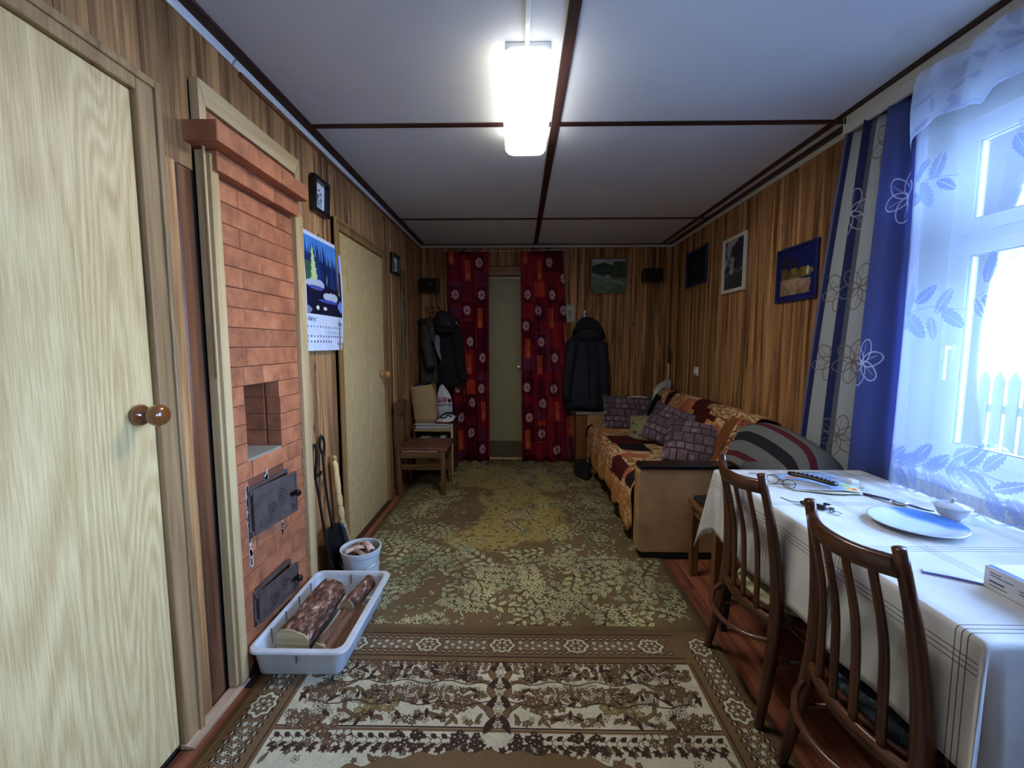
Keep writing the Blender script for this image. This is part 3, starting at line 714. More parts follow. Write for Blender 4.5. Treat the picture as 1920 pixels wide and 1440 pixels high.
# border band at the far end and down both sides
def band(put, length, sym):
    u = 0.0; k = 0
    while u < length:
        put(u, 0.040, 'chain'); put(u, -0.040, 'chain'); u += 0.03
    u = 0.0; k = 0
    while u < length:
        if k % 2 == 0:
            put(u, 0, 'medal')
        else:
            for i in range(-3, 4):
                for q in (-1, 0, 1):
                    put(u+i*0.026, q*0.017, 'dark' if (i+q) % 2 else 'light')
        u += 0.155; k += 1
def put_top(u, v, kind):
    for s in (1, -1):
        if u < 1e-6 and s < 0: continue
        item(W2/2+s*u, H2-0.098+v, kind, 0)
def put_side(u, v, kind):
    for s in (1, -1): item(W2/2+s*(0.825+v*0.92), H2-0.10-u, kind, 1)
def item(x, y, kind, vert):
    if kind == 'chain':
        c.leaf(x, y, 0.015, 0.006, PI/2 if vert else 0, CR, DB, 2.0)
        for q in (-1, 1): c.leaf(x+(q*0.008 if vert else 0), y+(0 if vert else q*0.008), 0.010, 0.003, PI/2*vert+q*0.4, DB)
    elif kind == 'medal':
        c.shape(x, y, 0.07, lambda X, Y: np.hypot(X*(1.15 if vert else 0.95), Y*(0.95 if vert else 1.2))-0.052*(1+0.08*np.cos(8*np.arctan2(Y, X))), CR, DB, 2.5)
        c.shape(x, y, 0.07, lambda X, Y: np.hypot(X*(1.15 if vert else 0.95), Y*(0.95 if vert else 1.2))-0.036*(1+0.12*np.cos(8*np.arctan2(Y, X))), BN, DB, 2)
        for k in range(6): c.flower(x+0.02*math.cos(k*PI/3), y+0.018*math.sin(k*PI/3), 0.010, 5, CR, DB, None, k=.15)
        c.flower(x, y, 0.012, 5, DB, CR)
    else: c.flower(x, y, 0.0125, 5, DB if kind == 'dark' else CR, CR if kind == 'dark' else DB, CR if kind == 'dark' else None, k=0.2, ew=1.0)
band(put_top, 0.72, True); band(put_side, 1.5, True)
for s in (1, -1):
    c.rect(W2/2+s*0.742-0.006, W2/2+s*0.742+0.006, 0, FT, BN); c.rect(W2/2+s*0.750-0.002, W2/2+s*0.750+0.002, 0, FT, DB); c.rect(W2/2+s*0.893-0.002, W2/2+s*0.893+0.002, 0, H2-0.03, OL)
c.mottle(0.10, 6, 6)
rug2 = imat('oriental_rug_weave', c.a, 0.95, fibre=0.2)
tag(obj('carpet', rugmesh(-0.985, 0.845, 1.790-H2, 1.790, 0.0095, 24, 20), rug2, smooth=True), 'cream and brown floral bordered rug in the foreground, nearer than the olive one', 'carpet', 'carpets on the floor')

# ================================================================ CEILING LAMP
lt = thing('ceiling_lamp', 'lit long white fluorescent ceiling lamp with rounded diffuser', 'lamp', (0.03, 1.95, H-0.1))
obj('lamp_base', MB().box(-0.052, 0.112, 1.60, 2.30, H-0.032, H-0.0005), M['white'], lt, bev=0.004)
em = NT('lit_diffuser'); em.b.inputs['Base Color'].default_value = (0.9, 0.95, 1, 1)
em.b.inputs['Emission Color'].default_value = (1.0, 0.985, 0.90, 1); em.b.inputs['Emission Strength'].default_value = LAMP
dr = []
for (dy, rx, zz) in ((0.0, 0.092, H-0.03), (0.0, 0.103, H-0.045), (0.004, 0.101, H-0.075), (0.015, 0.09, H-0.092), (0.04, 0.06, H-0.098)):
    ring = []
    y0, y1 = 1.592+dy, 2.308-dy; cr = 0.035
    for cx_, cy_, a0 in ((0.03+rx-cr, y1-cr, 0), (0.03-rx+cr, y1-cr, PI/2), (0.03-rx+cr, y0+cr, PI), (0.03+rx-cr, y0+cr, 1.5*PI)):
        for q in range(5): a = a0+q*PI/8; ring.append((cx_+cr*math.cos(a), cy_+cr*math.sin(a), zz))
    dr.append(ring)
m = MB(); n = 20
m.add([p for r_ in dr for p in r_], [(i*n+k, (i+1)*n+k, (i+1)*n+(k+1) % n, i*n+(k+1) % n) for i in range(4) for k in range(n)]+[tuple(4*n+k for k in range(n)), tuple(range(n))[::-1]])
obj('diffuser', m, em.m, lt, smooth=True)
ld = bpy.data.lights.new('lamp_tubes', 'AREA'); ld.shape = 'RECTANGLE'; ld.size = 0.12; ld.size_y = 0.62; ld.energy = LAMP_W; ld.color = (1.0, 0.97, 0.88)
lo_ = bpy.data.objects.new('lamp_tubes', ld); COL.objects.link(lo_); lo_.parent = lt; lo_.location = Vector((0.03, 1.95, H-0.102))-wl(lt)
tag(obj('cable_duct', MB().box(0.018, 0.034, YF, 1.599, H-0.012, H-0.0005), M['white'], bev=0.002), 'thin white cable duct on the ceiling leading to the lamp', 'cable duct')

# ================================================================ PICTURES, CALENDAR, SPEAKERS
def frame_obj(name, label, side, a0, a1, z0, z1, fw, fm, im, th=0.018, mat_w=0.0, matm=None, group='pictures on the wooden walls', lean=0.0):
    """side L/R: a is Y; side B: a is X"""
    ac, wd = (a0+a1)/2, a1-a0; h = z1-z0
    base = {'L': (XL, ac, z0), 'R': (XR, ac, z0), 'B': (ac, YB, z0)}[side]
    t_ = thing(name, label, 'picture', base, group)
    rot = {'L': PI/2, 'R': -PI/2, 'B': 0}[side]
    Mx = Matrix.Translation(base) @ Matrix.Rotation(rot, 4, 'Z') @ Matrix.Rotation(lean, 4, 'X')   # local: x right, -y out of the wall, z up
    e = wd/2
    f = MB().box(-e, -e+fw, -th, -0.001, 0, h).box(e-fw, e, -th, -0.001, 0, h).box(-e+fw, e-fw, -th, -0.001, 0, fw).box(-e+fw, e-fw, -th, -0.001, h-fw, h)
    obj('picture_frame', f.xf(Mx), fm, t_, bev=0.0025)
    if mat_w:
        q = fw; g = fw+mat_w
        obj('mount', MB().box(-e+q, e-q, -0.006, -0.002, q, h-q).xf(Mx), matm, t_)
        a = MB().add([(-e+g, -0.0068, g), (e-g, -0.0068, g), (e-g, -0.0068, h-g), (-e+g, -0.0068, h-g), (-e+g, -0.004, g), (e-g, -0.004, g), (e-g, -0.004, h-g), (-e+g, -0.004, h-g)], [(0, 1, 2, 3), (4, 7, 6, 5), (0, 4, 5, 1), (1, 5, 6, 2), (2, 6, 7, 3), (3, 7, 4, 0)], [(0, 0), (1, 0), (1, 1), (0, 1)]*2)
    else:
        g = fw-0.002
        a = MB().add([(-e+g, -0.008, g), (e-g, -0.008, g), (e-g, -0.008, h-g), (-e+g, -0.008, h-g), (-e+g, -0.002, g), (e-g, -0.002, g), (e-g, -0.002, h-g), (-e+g, -0.002, h-g)], [(0, 1, 2, 3), (4, 7, 6, 5), (0, 4, 5, 1), (1, 5, 6, 2), (2, 6, 7, 3), (3, 7, 4, 0)], [(0, 0), (1, 0), (1, 1), (0, 1)]*2)
    obj('print', a.xf(Mx), im, t_)
    return t_
blackf = plain('black_frame', (16, 16, 18), 0.3, var=0.03); bluef = plain('navy_frame', (26, 34, 96), 0.4, var=0.05); whitef = plain('white_frame', (214, 212, 204), 0.4, var=0.03)
mountm = plain('white_mount', (208, 216, 218), 0.7, var=0.01)
# monochrome sketch
def sketch(seed):
    c = Cv(0.10, 0.14, 1000, (196, 206, 222)); q = random.Random(seed)
    for i in range(16): c.leaf(q.uniform(.02, .08), q.uniform(.02, .10), q.uniform(.006, .02), q.uniform(.003, .009), q.uniform(0.8, 2.3), q.choice([(70, 74, 92), (110, 114, 140), (50, 52, 66)]), al=.8)
    c.rect(0.03, 0.085, 0.0, 0.05, (96, 96, 124), .5); c.leaf(.055, .115, .012, .006, 1.1, (50, 56, 60)); return imat('sketch_print_%d' % seed, c.a, 0.6)
frame_obj('picture', 'small black-framed sketch on white mount hanging just right of the stove cornice', 'L', 2.215, 2.390, 1.945, 2.125, 0.022, blackf, sketch(1), 0.03, 0.016, mountm, lean=0.05)
frame_obj('picture', 'small black-framed photo on the left wall beyond the far door', 'L', 3.565, 3.77, 1.85, 2.02, 0.024, blackf, sketch(2), 0.025, 0.022, mountm, lean=0.04)
# landscape on the back wall
c = Cv(0.38, 0.37, 500, (96, 120, 112)); n1 = vnoise(c.H, c.W, 6, 21); yy, xx = np.mgrid[0:c.H, 0:c.W]; v = yy/c.H; u = xx/c.W
c.a[v > 0.80] = (150, 160, 172); hill = v < 0.90-0.32*np.abs(u-0.35); c.a[hill & (v > 0.5)] = (44, 66, 58); c.a[(v > 0.45) & (u > 0.62) & (v < 0.92)] = (56, 74, 52)
c.a[v < 0.45] = (92, 112, 96); k = (np.abs(v-0.40+0.3*(u-.5)) < 0.05); c.a[k] = (120, 140, 130)
c.a *= (0.7+0.6*n1)[..., None]; c.rect(0.14, 0.22, 0.12, 0.17, (130, 126, 108)); c.rect(0.15, 0.20, 0.17, 0.20, (150, 146, 130))
frame_obj('picture', 'dull green mountain landscape in a thin brown frame on the back wall', 'B', 0.757, 1.140, 1.800, 2.177, 0.012, plain('brown_frame', (110, 84, 54), 0.5), imat('landscape_print', c.a, 0.5))
c = Cv(0.08, 0.15, 700, (186, 184, 158)); c.flower(.04, .085, .022, 5, (120, 116, 110), (60, 56, 58), (230, 226, 220)); c.flower(.045, .06, .012, 5, (90, 60, 84)); c.leaf(.04, .04, .02, .005, 1.3, (80, 96, 66))
frame_obj('picture', 'small cream-framed flower picture beside the right red curtain', 'B', 0.487, 0.596, 1.500, 1.690, 0.014, plain('cream_frame', (178, 172, 138), 0.5), imat('flower_print', c.a, 0.5), 0.012)
# three prints on the right wall (local x runs from far to near)
c = Cv(0.4, 0.3, 400, (24, 24, 28)); c.a *= (0.3+1.3*vnoise(c.H, c.W, 5, 31))[..., None]; c.leaf(.12, .18, .08, .02, 1.9, (60, 60, 66), al=.7); c.leaf(.26, .12, .09, .012, 2.2, (62, 62, 76), al=.7); c.flower(.17, .17, .012, 5, (90, 96, 104))
frame_obj('picture', 'very dark picture in a navy frame, farthest of three on the right wall', 'R', 3.782, 4.242, 1.803, 2.130, 0.022, bluef, imat('dark_print', c.a, 0.45))
c = Cv(0.33, 0.40, 400, (52, 54, 76)); n1 = vnoise(c.H, c.W, 5, 41, 5); yy, xx = np.mgrid[0:c.H, 0:c.W]; v = yy/c.H; u = xx/c.W
c.a = c.a*(0.5+1.0*n1)[..., None]; k = np.clip((n1-0.42-np.abs(u-0.28)*0.7+(v > .35)*.15)*8, 0, 1)[..., None]*(v > 0.3)[..., None]; c.a = c.a*(1-k)+np.array((150, 150, 158))*k
c.a[v < 0.28] = np.array((60, 66, 62))*(0.6+0.8*n1[v < 0.28])[:, None]
for i in range(9): c.leaf(0.05+0.03*i, 0.13+0.012*(i % 3), .02, .008, 1.5, (150, 156, 170), al=.7)
frame_obj('picture', 'tall grey waterfall print in a white frame, middle picture of the right wall', 'R', 3.140, 3.485, 1.658, 2.072, 0.026, whitef, imat('waterfall_print', c.a, 0.45), 0.02)
c = Cv(0.38, 0.31, 500, (26, 34, 96)); n1 = vnoise(c.H, c.W, 7, 51, 5); yy, xx = np.mgrid[0:c.H, 0:c.W]; v = yy/c.H; u = xx/c.W
inn = (u > .07) & (u < .93) & (v > .08) & (v < .92); k = inn & (v < 0.42+0.06*np.sin(u*6)); c.a[k] = (np.array((150, 124, 104))*(0.55+0.9*n1[k])[:, None])
k = inn & (v > 0.40) & (v < 0.45+0.45*n1*(1.25-u)); c.a[k] = (np.array((112, 96, 52))*(0.35+1.1*n1[k])[:, None]); k = inn & (v > .6) & (n1 > .42) & (u < .62) & (v < .86); c.a[k] = (38, 34, 50)
c.leaf(0.30, 0.16, .03, .012, 1.57, (190, 196, 200)); k = inn & (v < .45) & (u > .80+.2*n1-.1*v); c.a[k] = (26, 34, 96)
frame_obj('picture', 'blue poster of a rocky slope and golden trees in a blue frame near the curtain', 'R', 2.385, 2.755, 1.520, 1.840, 0.016, bluef, imat('canyon_print', c.a, 0.45))

# wall calendar: two sheets, slightly curled
cw, ch = 0.455, 0.59
c = Cv(cw, ch, 900, (206, 216, 236)); P_ = 900
yy, xx = np.mgrid[0:c.H, 0:c.W]; X = xx/P_; Yy = yy/P_; n1 = vnoise(c.H, c.W, 6, 61, 5)
iz0 = 0.185; im_ = (X > 0.02) & (X < cw-0.02) & (Yy > iz0) & (Yy < ch-0.02)
t_ = np.clip((Yy-iz0)/(ch-0.02-iz0), 0, 1)[..., None]; sky = np.array((70, 130, 214))*(t_)+np.array((110, 170, 230))*(1-t_)
c.a[im_] = (sky*np.ones((c.H, c.W, 1)))[im_]
q = random.Random(2)
fo = im_ & (Yy < iz0+0.30-0.10*X+0.02*(n1-.5)); c.a[fo] = (np.array((30, 52, 104))*(0.5+1.0*n1[fo])[:, None])
for i in range(60):
    x = q.uniform(0.03, cw-0.03); b = iz0+0.16; hh = q.uniform(0.08, 0.17)*(1.1-x); c.leaf(x, b+hh*0.6, hh*0.8, 0.010, PI/2, q.choice([(26, 44, 96), (34, 60, 120), (20, 34, 70)]), al=.9)
wt = im_ & (Yy < iz0+0.165-0.05*X); c.a[wt] = (np.array((22, 24, 48))*(0.7+0.6*n1[wt])[:, None])
k = im_ & (X < .10) & (Yy > iz0+.16) & (Yy < iz0+.26); c.a[k] = (60, 90, 70)
for k in range(10): c.leaf(0.105+(k % 2)*0.006, iz0+0.18+k*0.016, 0.040-0.0032*k, 0.012, 0.1, (170, 196, 120)); c.leaf(0.105, iz0+0.178+k*0.016, 0.034-0.003*k, 0.009, PI-0.2, (190, 208, 150))
def rock(x, y, a, b, col, al=1): c.shape(x, y, a*1.2, lambda X_, Y_: np.hypot(X_/a, Y_/b)-1-0.12*np.sin(5*np.arctan2(Y_, X_)+x*40), col, (60, 70, 140), 2, al)
rock(0.125, iz0+0.152, 0.095, 0.026, (176, 180, 204)); rock(0.13, iz0+0.135, 0.08, 0.01, (70, 80, 160)); rock(0.29, iz0+0.098, 0.092, 0.026, (186, 194, 214)); rock(0.27, iz0+0.075, 0.12, 0.009, (66, 80, 170)); rock(0.42, iz0+0.06, 0.045, 0.032, (110, 140, 226))
rock(0.125, iz0+0.035, 0.016, 0.011, (226, 226, 214)); rock(0.205, iz0+0.035, 0.020, 0.009, (226, 226, 214)); rock(0.03, iz0+0.02, 0.035, 0.02, (120, 130, 160))
c.leaf(0.245, iz0+0.19, .03, .004, 1.4, (170, 190, 200)); c.leaf(0.40, iz0+0.135, .018, .006, 1.5, (210, 214, 110))
c.rect(0, 0.02, 0, ch, (206, 216, 236)); c.rect(cw-0.02, cw, 0, ch, (206, 216, 236))
for i in range(14): rock(q.uniform(0, cw), q.uniform(0, .15), q.uniform(.02, .06), q.uniform(.01, .02), (222, 230, 244), .35) if 0 else c.leaf(q.uniform(0, cw), q.uniform(0, .15), q.uniform(.02, .05), q.uniform(.01, .02), q.random()*3, (224, 232, 246), al=.5)
cal = thing('wall_calendar', 'wall calendar with blue forest lake photo hanging between stove and far door', 'calendar', (XL, 2.31, 1.235))
def calf(dx, curl):
    def fn(u, v): return (XL+dx+0.010+curl*math.sin(v*PI)*0.5+0.012*(1-v)*math.sin(u*PI), 2.082+cw*u+0.004*math.sin(v*4), 1.235+ch*v)
    return fn
obj('back_sheet', MB().grid(lambda u, v: (XL+0.006, 2.080+cw*0.98*u, 1.240+ch*0.99*v), 2, 2), plain('back_paper', (170, 172, 174), 0.7, var=.02), cal, solid=0.001)
obj('picture_sheet', MB().grid(calf(0.004, 0.016), 12, 16), imat('calendar_print', c.a, 0.3, spec=0.5), cal, smooth=True)
ink = plain('grey_blue_ink', (96, 112, 140), 0.7); ink2 = plain('dark_print_ink', (58, 68, 92), 0.7)
def calx(y, z): 
    u = (y-2.082)/cw; v = (z-1.235)/ch; return calf(0.004, 0.016)(u, v)[0]+0.0012
def caltext(s, y, z, size, m, name='printed_text', align='LEFT'):
    return textmesh(s, size, m, cal, Matrix.Translation((max(calx(y, z), calx(y+(.05 if align == 'LEFT' else -.05)*(len(s) > 2), z))+.0006, y, z)) @ Matrix.Rotation(PI/2, 4, 'Z') @ Matrix.Rotation(PI/2, 4, 'X'), name, align)
caltext('Август', 2.105, 1.385, 0.032, ink); caltext('2024', 2.445, 1.372, 0.030, ink); caltext('August', 2.515, 1.263, 0.028, ink, align='RIGHT')
DW = 'ПВСЧПСВПВСЧПСВ'
for i in range(14):
    y = 2.108+i*0.0302
    caltext(DW[i], y, 1.352, 0.015, ink2, 'printed_date', 'CENTER'); 
for k in range(31):
    if k < 8: col_, z = 6+k, 1.325
    elif k < 22: col_, z = k-8, 1.303
    else: col_, z = k-22, 1.276
    caltext(str(k+1), 2.108+col_*0.0302, z, 0.0165, ink2 if col_ % 7 < 5 else ink, 'printed_date', 'CENTER')
obj('hanging_loop', MB().tube([(XL+0.006, 2.27, 1.824), (XL+0.012, 2.285, 1.84), (XL+0.006, 2.30, 1.824)], 0.0018, 6), M['black'], cal)

wh = thing('wall_hanging', 'narrow grey woven wall hanging with ragged edge on the left wall near the corner', 'wall hanging', (XL, 3.93, 1.1))
t = NT('sacking_weave'); tc = t.n('TexCoord'); n0 = t.n('TexNoise', i_Scale=60.0); t.l(tc.outputs['Object'], n0.inputs['Vector'])
t.l(t.ramp(n0.outputs[0], [(0.35, L((98, 92, 68))), (0.7, L((140, 132, 102)))]), t.b.inputs['Base Color']); t.b.inputs['Roughness'].default_value = 0.95; t.bump(n0.outputs[0], 0.5)
obj('woven_strip', MB().grid(lambda u, v: (XL+0.008+0.004*math.sin(v*9+u*3), 3.86+0.13*u+0.006*math.sin(v*14)*(u if u > .5 else -1+u), 1.13+0.80*v), 4, 26), t.m, wh, solid=0.004, smooth=True)
fg = MB()
for i in range(14): fg.tube([(XL+0.008, 3.865+i*0.009, 1.135), (XL+0.009, 3.866+i*0.009+random.uniform(-.006, .006), 1.09)], 0.0015, 4)
obj('fringe', fg, t.m, wh)
obj('embroidered_marks', MB().box(XL+0.012, XL+0.0145, 3.90, 3.93, 1.70, 1.80).box(XL+0.012, XL+0.0145, 3.91, 3.935, 1.58, 1.66), plain('dark_thread', (66, 60, 48), 0.9), wh, bev=0.001)
obj('nail', MB().lathe([(0.008, 0), (0.008, 0.006), (0, 0.008)], (XL, 3.875, 1.965), 'X', 10), plain('rusty_nail', (90, 50, 40), 0.6), wh)

def speaker(cx, cz, label):
    s_ = thing('speaker', label, 'speaker', (cx, YB, cz-0.07), 'small black wall speakers')
    obj('cabinet', MB().box(cx-0.10, cx+0.10, YB-0.17, YB-0.05, cz-0.065, cz+0.065), M['black'], s_, bev=0.014, seg=3)
    obj('bracket', MB().box(cx-0.03, cx+0.03, YB-0.052, YB, cz-0.03, cz+0.03), M['black'], s_, bev=0.003)
    obj('grille', MB().grid(lambda u, v: (cx-0.088+0.176*u, YB-0.171-0.006*math.sin(u*PI)*math.sin(v*PI), cz-0.055+0.11*v), 8, 6), plain('speaker_cloth', (10, 10, 12), 0.9), s_, solid=0.002)
    obj('badge', MB().box(cx+0.0, cx+0.028, YB-0.181, YB-0.178, cz-0.003, cz+0.004), M['chrome'], s_)
speaker(-0.94, 1.885, 'small black speaker in the left corner above the hanging coats')
speaker(1.375, 1.98, 'small black speaker in the right corner above the sofa')
sw = thing('wall_socket', 'small white socket on the right wooden wall above the sofa back', 'socket', (XR, 3.925, 0.99))
obj('plate', MB().box(XR-0.012, XR, 3.885, 3.965, 0.985, 1.065), M['white'], sw, bev=0.004)
obj('socket_face', MB().lathe([(0.026, 0), (0.026, -0.010), (0.018, -0.010), (0.018, -0.002), (0, -0.002)], (XR-0.012, 3.925, 1.025), 'X', 20), M['white'], sw, smooth=False)

# ================================================================ RED DOOR CURTAINS
def redcloth(seed, W_, name):
    Hh = 2.24; c = Cv(W_, Hh, 420, (128, 22, 40)); q = random.Random(seed)
    bx = 0.20; by = 0.26
    for j in range(10):
        for i in range(-1, 7):
            x, y = i*bx+(0.03 if j % 2 else 0), j*by-0.05; k = q.random()
            col = (84, 14, 40) if k < .28 else (110, 44, 78) if k < .46 else (146, 30, 44) if k < .76 else (188, 70, 44) if k < .84 else (112, 20, 46)
            w_ = bx*q.choice([0.55, 0.8, 1.0, 1.3]); h_ = by*q.choice([0.6, 0.9, 1.0])
            c.rect(max(0, x), max(0.001, x+w_), y, y+h_, col, 0.9)
    for j in range(8):
        for i in range(4):
            x = 0.08+i*0.20+(0.03 if j % 2 else 0); y = 0.14+j*0.33+(0.165 if i % 2 else 0)
            if (i+j) % 3 == 0:
                c.rect(max(0, x-0.04), x+0.04, y-0.02, y+0.19, (196, 78, 44), .9)
                c.line([(x+0.02*math.cos(a), y+0.03+0.028*math.sin(a)) for a in [k*0.5 for k in range(12)]], 0.005, (226, 150, 130)); c.flower(x, y+.03, .013, 6, (214, 120, 100), (230, 180, 160))
            else:
                c.rect(max(0, x-0.07), x+0.07, y-0.085, y+0.085, (74, 12, 36), .75)
                for k in range(7): c.flower(x+0.036*math.cos(k*.9), y+0.034*math.sin(k*.9), 0.026, 5, (212, 168, 176), (150, 84, 100), None, ph=k)
                c.flower(x, y, 0.014, 6, (232, 200, 200), (170, 90, 110))
    return imat(name, c.a, 0.8, trans=0.15)
def hang(name, label, cat, x0a, x1a, x0b, x1b, y, z0, z1, nf, amp, m, group=None, phase=0.0, flare=None, umax=1.0):
    def fn(u, v):
        t_ = 1-v
        xa = x0a+(x1a-x0a)*u; xb = x0b+(x1b-x0b)*u; x = xb+(xa-xb)*(v if flare is None else v**flare)
        return (x, y-amp*(0.35+0.65*t_)*(math.sin(nf*2*PI*u+phase+0.5*math.sin(v*4))+0.35*math.sin(nf*4.6*PI*u+1.3+v*2)), z0+0.012*math.sin(u*5+phase)*t_+(z1-z0)*v)
    o = obj(name, MB().grid(fn, 90, 26, lambda u, v: (u*umax, v)), m, smooth=True, solid=0.0015)
    return tag(o, label, cat, group)
hang('door_curtain', 'red patchwork curtain with pink roses left of the olive door', 'curtain', -0.765, -0.318, -0.66, -0.315, 4.53, 0.012, 2.225, 3.2, 0.034, redcloth(4, 0.62, 'red_rose_cloth'), 'red curtains at the back door')
hang('door_curtain', 'red patchwork curtain with pink roses right of the olive door', 'curtain', 0.012, 0.447, 0.035, 0.61, 4.53, 0.012, 2.225, 3.4, 0.034, redcloth(9, 0.72, 'red_rose_cloth_wide'), 'red curtains at the back door', phase=1.3, flare=0.8)
cw_ = obj('curtain_string', MB().tube(spline([(-0.80, YB-0.01, 2.24), (-0.76, 4.56, 2.232), (-0.3, 4.53, 2.225), (0.0, 4.53, 2.228), (0.45, 4.56, 2.24), (0.50, YB-0.01, 2.25)], 24), 0.003, 6), M['cord'], smooth=True)
tag(cw_, 'thin string stretched along the back wall carrying the red curtains', 'string')
tag(obj('curtain_tag', MB().grid(lambda u, v: (0.632+0.016*u+0.004*v, 4.45+0.003*math.sin(v*3), 0.02+0.09*v), 2, 4), M['white'], solid=0.001), 'small white tag hanging at the bottom corner of the right red curtain', 'tag')

# ================================================================ COATS
navy = plain('navy_coat_cloth', (20, 26, 44), 0.8, var=0.15, bump=0.3, bscale=300)
navy2 = plain('dark_navy_wool', (15, 18, 32), 0.9, var=0.15, bump=0.4, bscale=300)
olive = plain('olive_parka_cloth', (62, 60, 54), 0.8, var=0.2, bump=0.3, bscale=250)
blackc = plain('black_cloth', (16, 15, 17), 0.9, var=0.2, bump=0.4, bscale=250)
def coat(label, cx, cy, zt, zb, wt, wb, m, hood, sleeves, dep=0.08, group='coats hanging on the back wall', seed=1, lean=0.0):
    c_ = thing('coat', label, 'coat', (cx, cy, zb), group)
    n = 12; rings = []
    for i in range(n+1):
        f = i/n; z = zt-0.10*0-(zt-zb)*f
        w_ = wt*min(1, 0.30+f*6) if f < 0.12 else wt+(wb-wt)*((f-0.12)/0.88)**0.8
        rings.append((z, cx+lean*f, cy, w_/2, dep*(0.55+0.6*f)))
    obj('coat_body', MB().loft(rings, 44, 0.16, 6, seed, power=0.75), m, c_, smooth=True)
    if hood:
        hm = MB().loft([(zt+0.11, cx, cy-0.01, 0.012, 0.012), (zt+0.10, cx, cy-0.02, 0.06, 0.05), (zt+0.06, cx+0.01, cy-0.035, 0.105, 0.075), (zt+0.0, cx+0.015, cy-0.05, 0.145, 0.09), (zt-0.06, cx+0.015, cy-0.055, 0.165, 0.095), (zt-0.11, cx+0.01, cy-0.05, 0.15, 0.08), (zt-0.14, cx, cy-0.03, 0.09, 0.05)], 36, 0.05, 5, seed)
        obj('hood', hm, m, c_, smooth=True)
        obj('fur_edge', MB().tube(spline([(cx-0.14, cy-0.10, zt-0.06), (cx-0.12, cy-0.13, zt-0.02), (cx, cy-0.14, zt+0.0), (cx+0.13, cy-0.13, zt-0.04), (cx+0.17, cy-0.09, zt-0.11)], 20), [0.02+0.004*math.sin(i*2.1) for i in range(21)], 9), blackc, c_, smooth=True)
    else:
        obj('collar', MB().tube(spline([(cx-0.07, cy-0.05, zt-0.02), (cx, cy-0.08, zt-0.05), (cx+0.07, cy-0.05, zt-0.02)], 10), 0.022, 8), m, c_, smooth=True)
    for pts in sleeves:
        sp_ = spline(pts, 16); obj('sleeve', MB().tube(sp_, [0.062-0.018*i/16+0.004*math.sin(i*1.9) for i in range(17)], 14), m, c_, smooth=True)
        e = sp_[-1]; obj('cuff', MB().tube([sp_[-2], tuple(np.array(e)+(np.array(e)-np.array(sp_[-2]))*0.3)], 0.049, 14), blackc, c_, smooth=True)
    return c_
YC = 4.52
cr_ = coat('hooded navy winter coat hanging alone between the right curtain and sofa', 0.70, YC, 1.44, 0.60, 0.36, 0.46, navy, True,
     [[(0.555, YC-0.03, 1.30), (0.525, YC-0.06, 1.10), (0.50, YC-0.07, 0.90), (0.495, YC-0.08, 0.70)], [(0.84, YC-0.02, 1.28), (0.875, YC-0.04, 1.05), (0.885, YC-0.05, 0.85), (0.90, YC-0.04, 0.66)]], seed=2)
obj('zip', MB().tube(spline([(0.70, YC-0.10, 1.28), (0.71, YC-0.12, 1.0), (0.72, YC-0.14, 0.65)], 10), 0.004, 5), M['black'], cr_)
hk = thing('wall_hook', 'single pale metal hook above the lone navy coat', 'hook', (0.70, YB, 1.56))
obj('hook_plate', MB().box(0.69, 0.71, YB-0.004, YB, 1.56, 1.63), M['chrome'], hk, bev=0.002)
obj('hook_prong', MB().tube(spline([(0.70, YB, 1.60), (0.70, YB-0.05, 1.585), (0.70, YB-0.07, 1.60), (0.70, YB-0.075, 1.625)], 10), 0.005, 8), M['chrome'], hk, smooth=True)
rack = thing('coat_rack', 'small brass rack of four hooks above the coats in the left corner', 'coat rack', (-0.89, YB, 1.60))
obj('rail', MB().box(-1.0, -0.78, YB-0.014, YB, 1.615, 1.645), wood('rack_wood', (120, 80, 40), (170, 120, 70), axis='X'), rack, bev=0.003)
for i in range(4):
    hx = -0.985+i*0.065
    obj('hook', MB().tube(spline([(hx, YB-0.012, 1.64), (hx, YB-0.05, 1.66), (hx, YB-0.08, 1.675)], 6), 0.005, 7).tube(spline([(hx, YB-0.012, 1.625), (hx, YB-0.05, 1.595), (hx, YB-0.065, 1.615)], 6), 0.004, 7).lathe([(0, -0.009), (0.009, 0), (0, 0.009)], (hx, YB-0.08, 1.675), 'Z', 8), M['brass'], rack, smooth=True)
c1 = coat('grey-olive parka hanging leftmost in the back left corner', -0.95, YC, 1.545, 0.86, 0.19, 0.24, olive, False,
     [[(-0.965, YC-0.06, 1.45), (-0.955, YC-0.12, 1.30), (-0.93, YC-0.14, 1.15), (-0.905, YC-0.15, 1.02)]], dep=0.075, seed=5)
obj('lapel', MB().grid(patch([[(-0.98, 4.43, 1.53), (-0.92, 4.41, 1.53), (-0.87, 4.42, 1.50)], [(-0.93, 4.39, 1.42), (-0.90, 4.38, 1.40), (-0.86, 4.40, 1.38)], [(-0.90, 4.40, 1.30), (-0.88, 4.39, 1.28), (-0.86, 4.41, 1.27)]], 6, 6), 6, 6), olive, c1, smooth=True, solid=0.008)
coat('black coat hanging behind the parka against the left wall', -0.995, YC+0.03, 1.52, 0.83, 0.10, 0.13, blackc, False, [], dep=0.085, seed=8)
coat('long dark navy coat hanging beside the left red curtain under the cap', -0.755, YC, 1.53, 0.83, 0.26, 0.34, navy2, False,
     [[(-0.66, YC-0.03, 1.42), (-0.635, YC-0.05, 1.2), (-0.61, YC-0.06, 1.02), (-0.58, YC-0.06, 0.90)]], seed=3, lean=0.02)
cap = thing('cap', 'dark blue peaked cap hanging over the navy coat', 'cap', (-0.76, 4.40, 1.42))
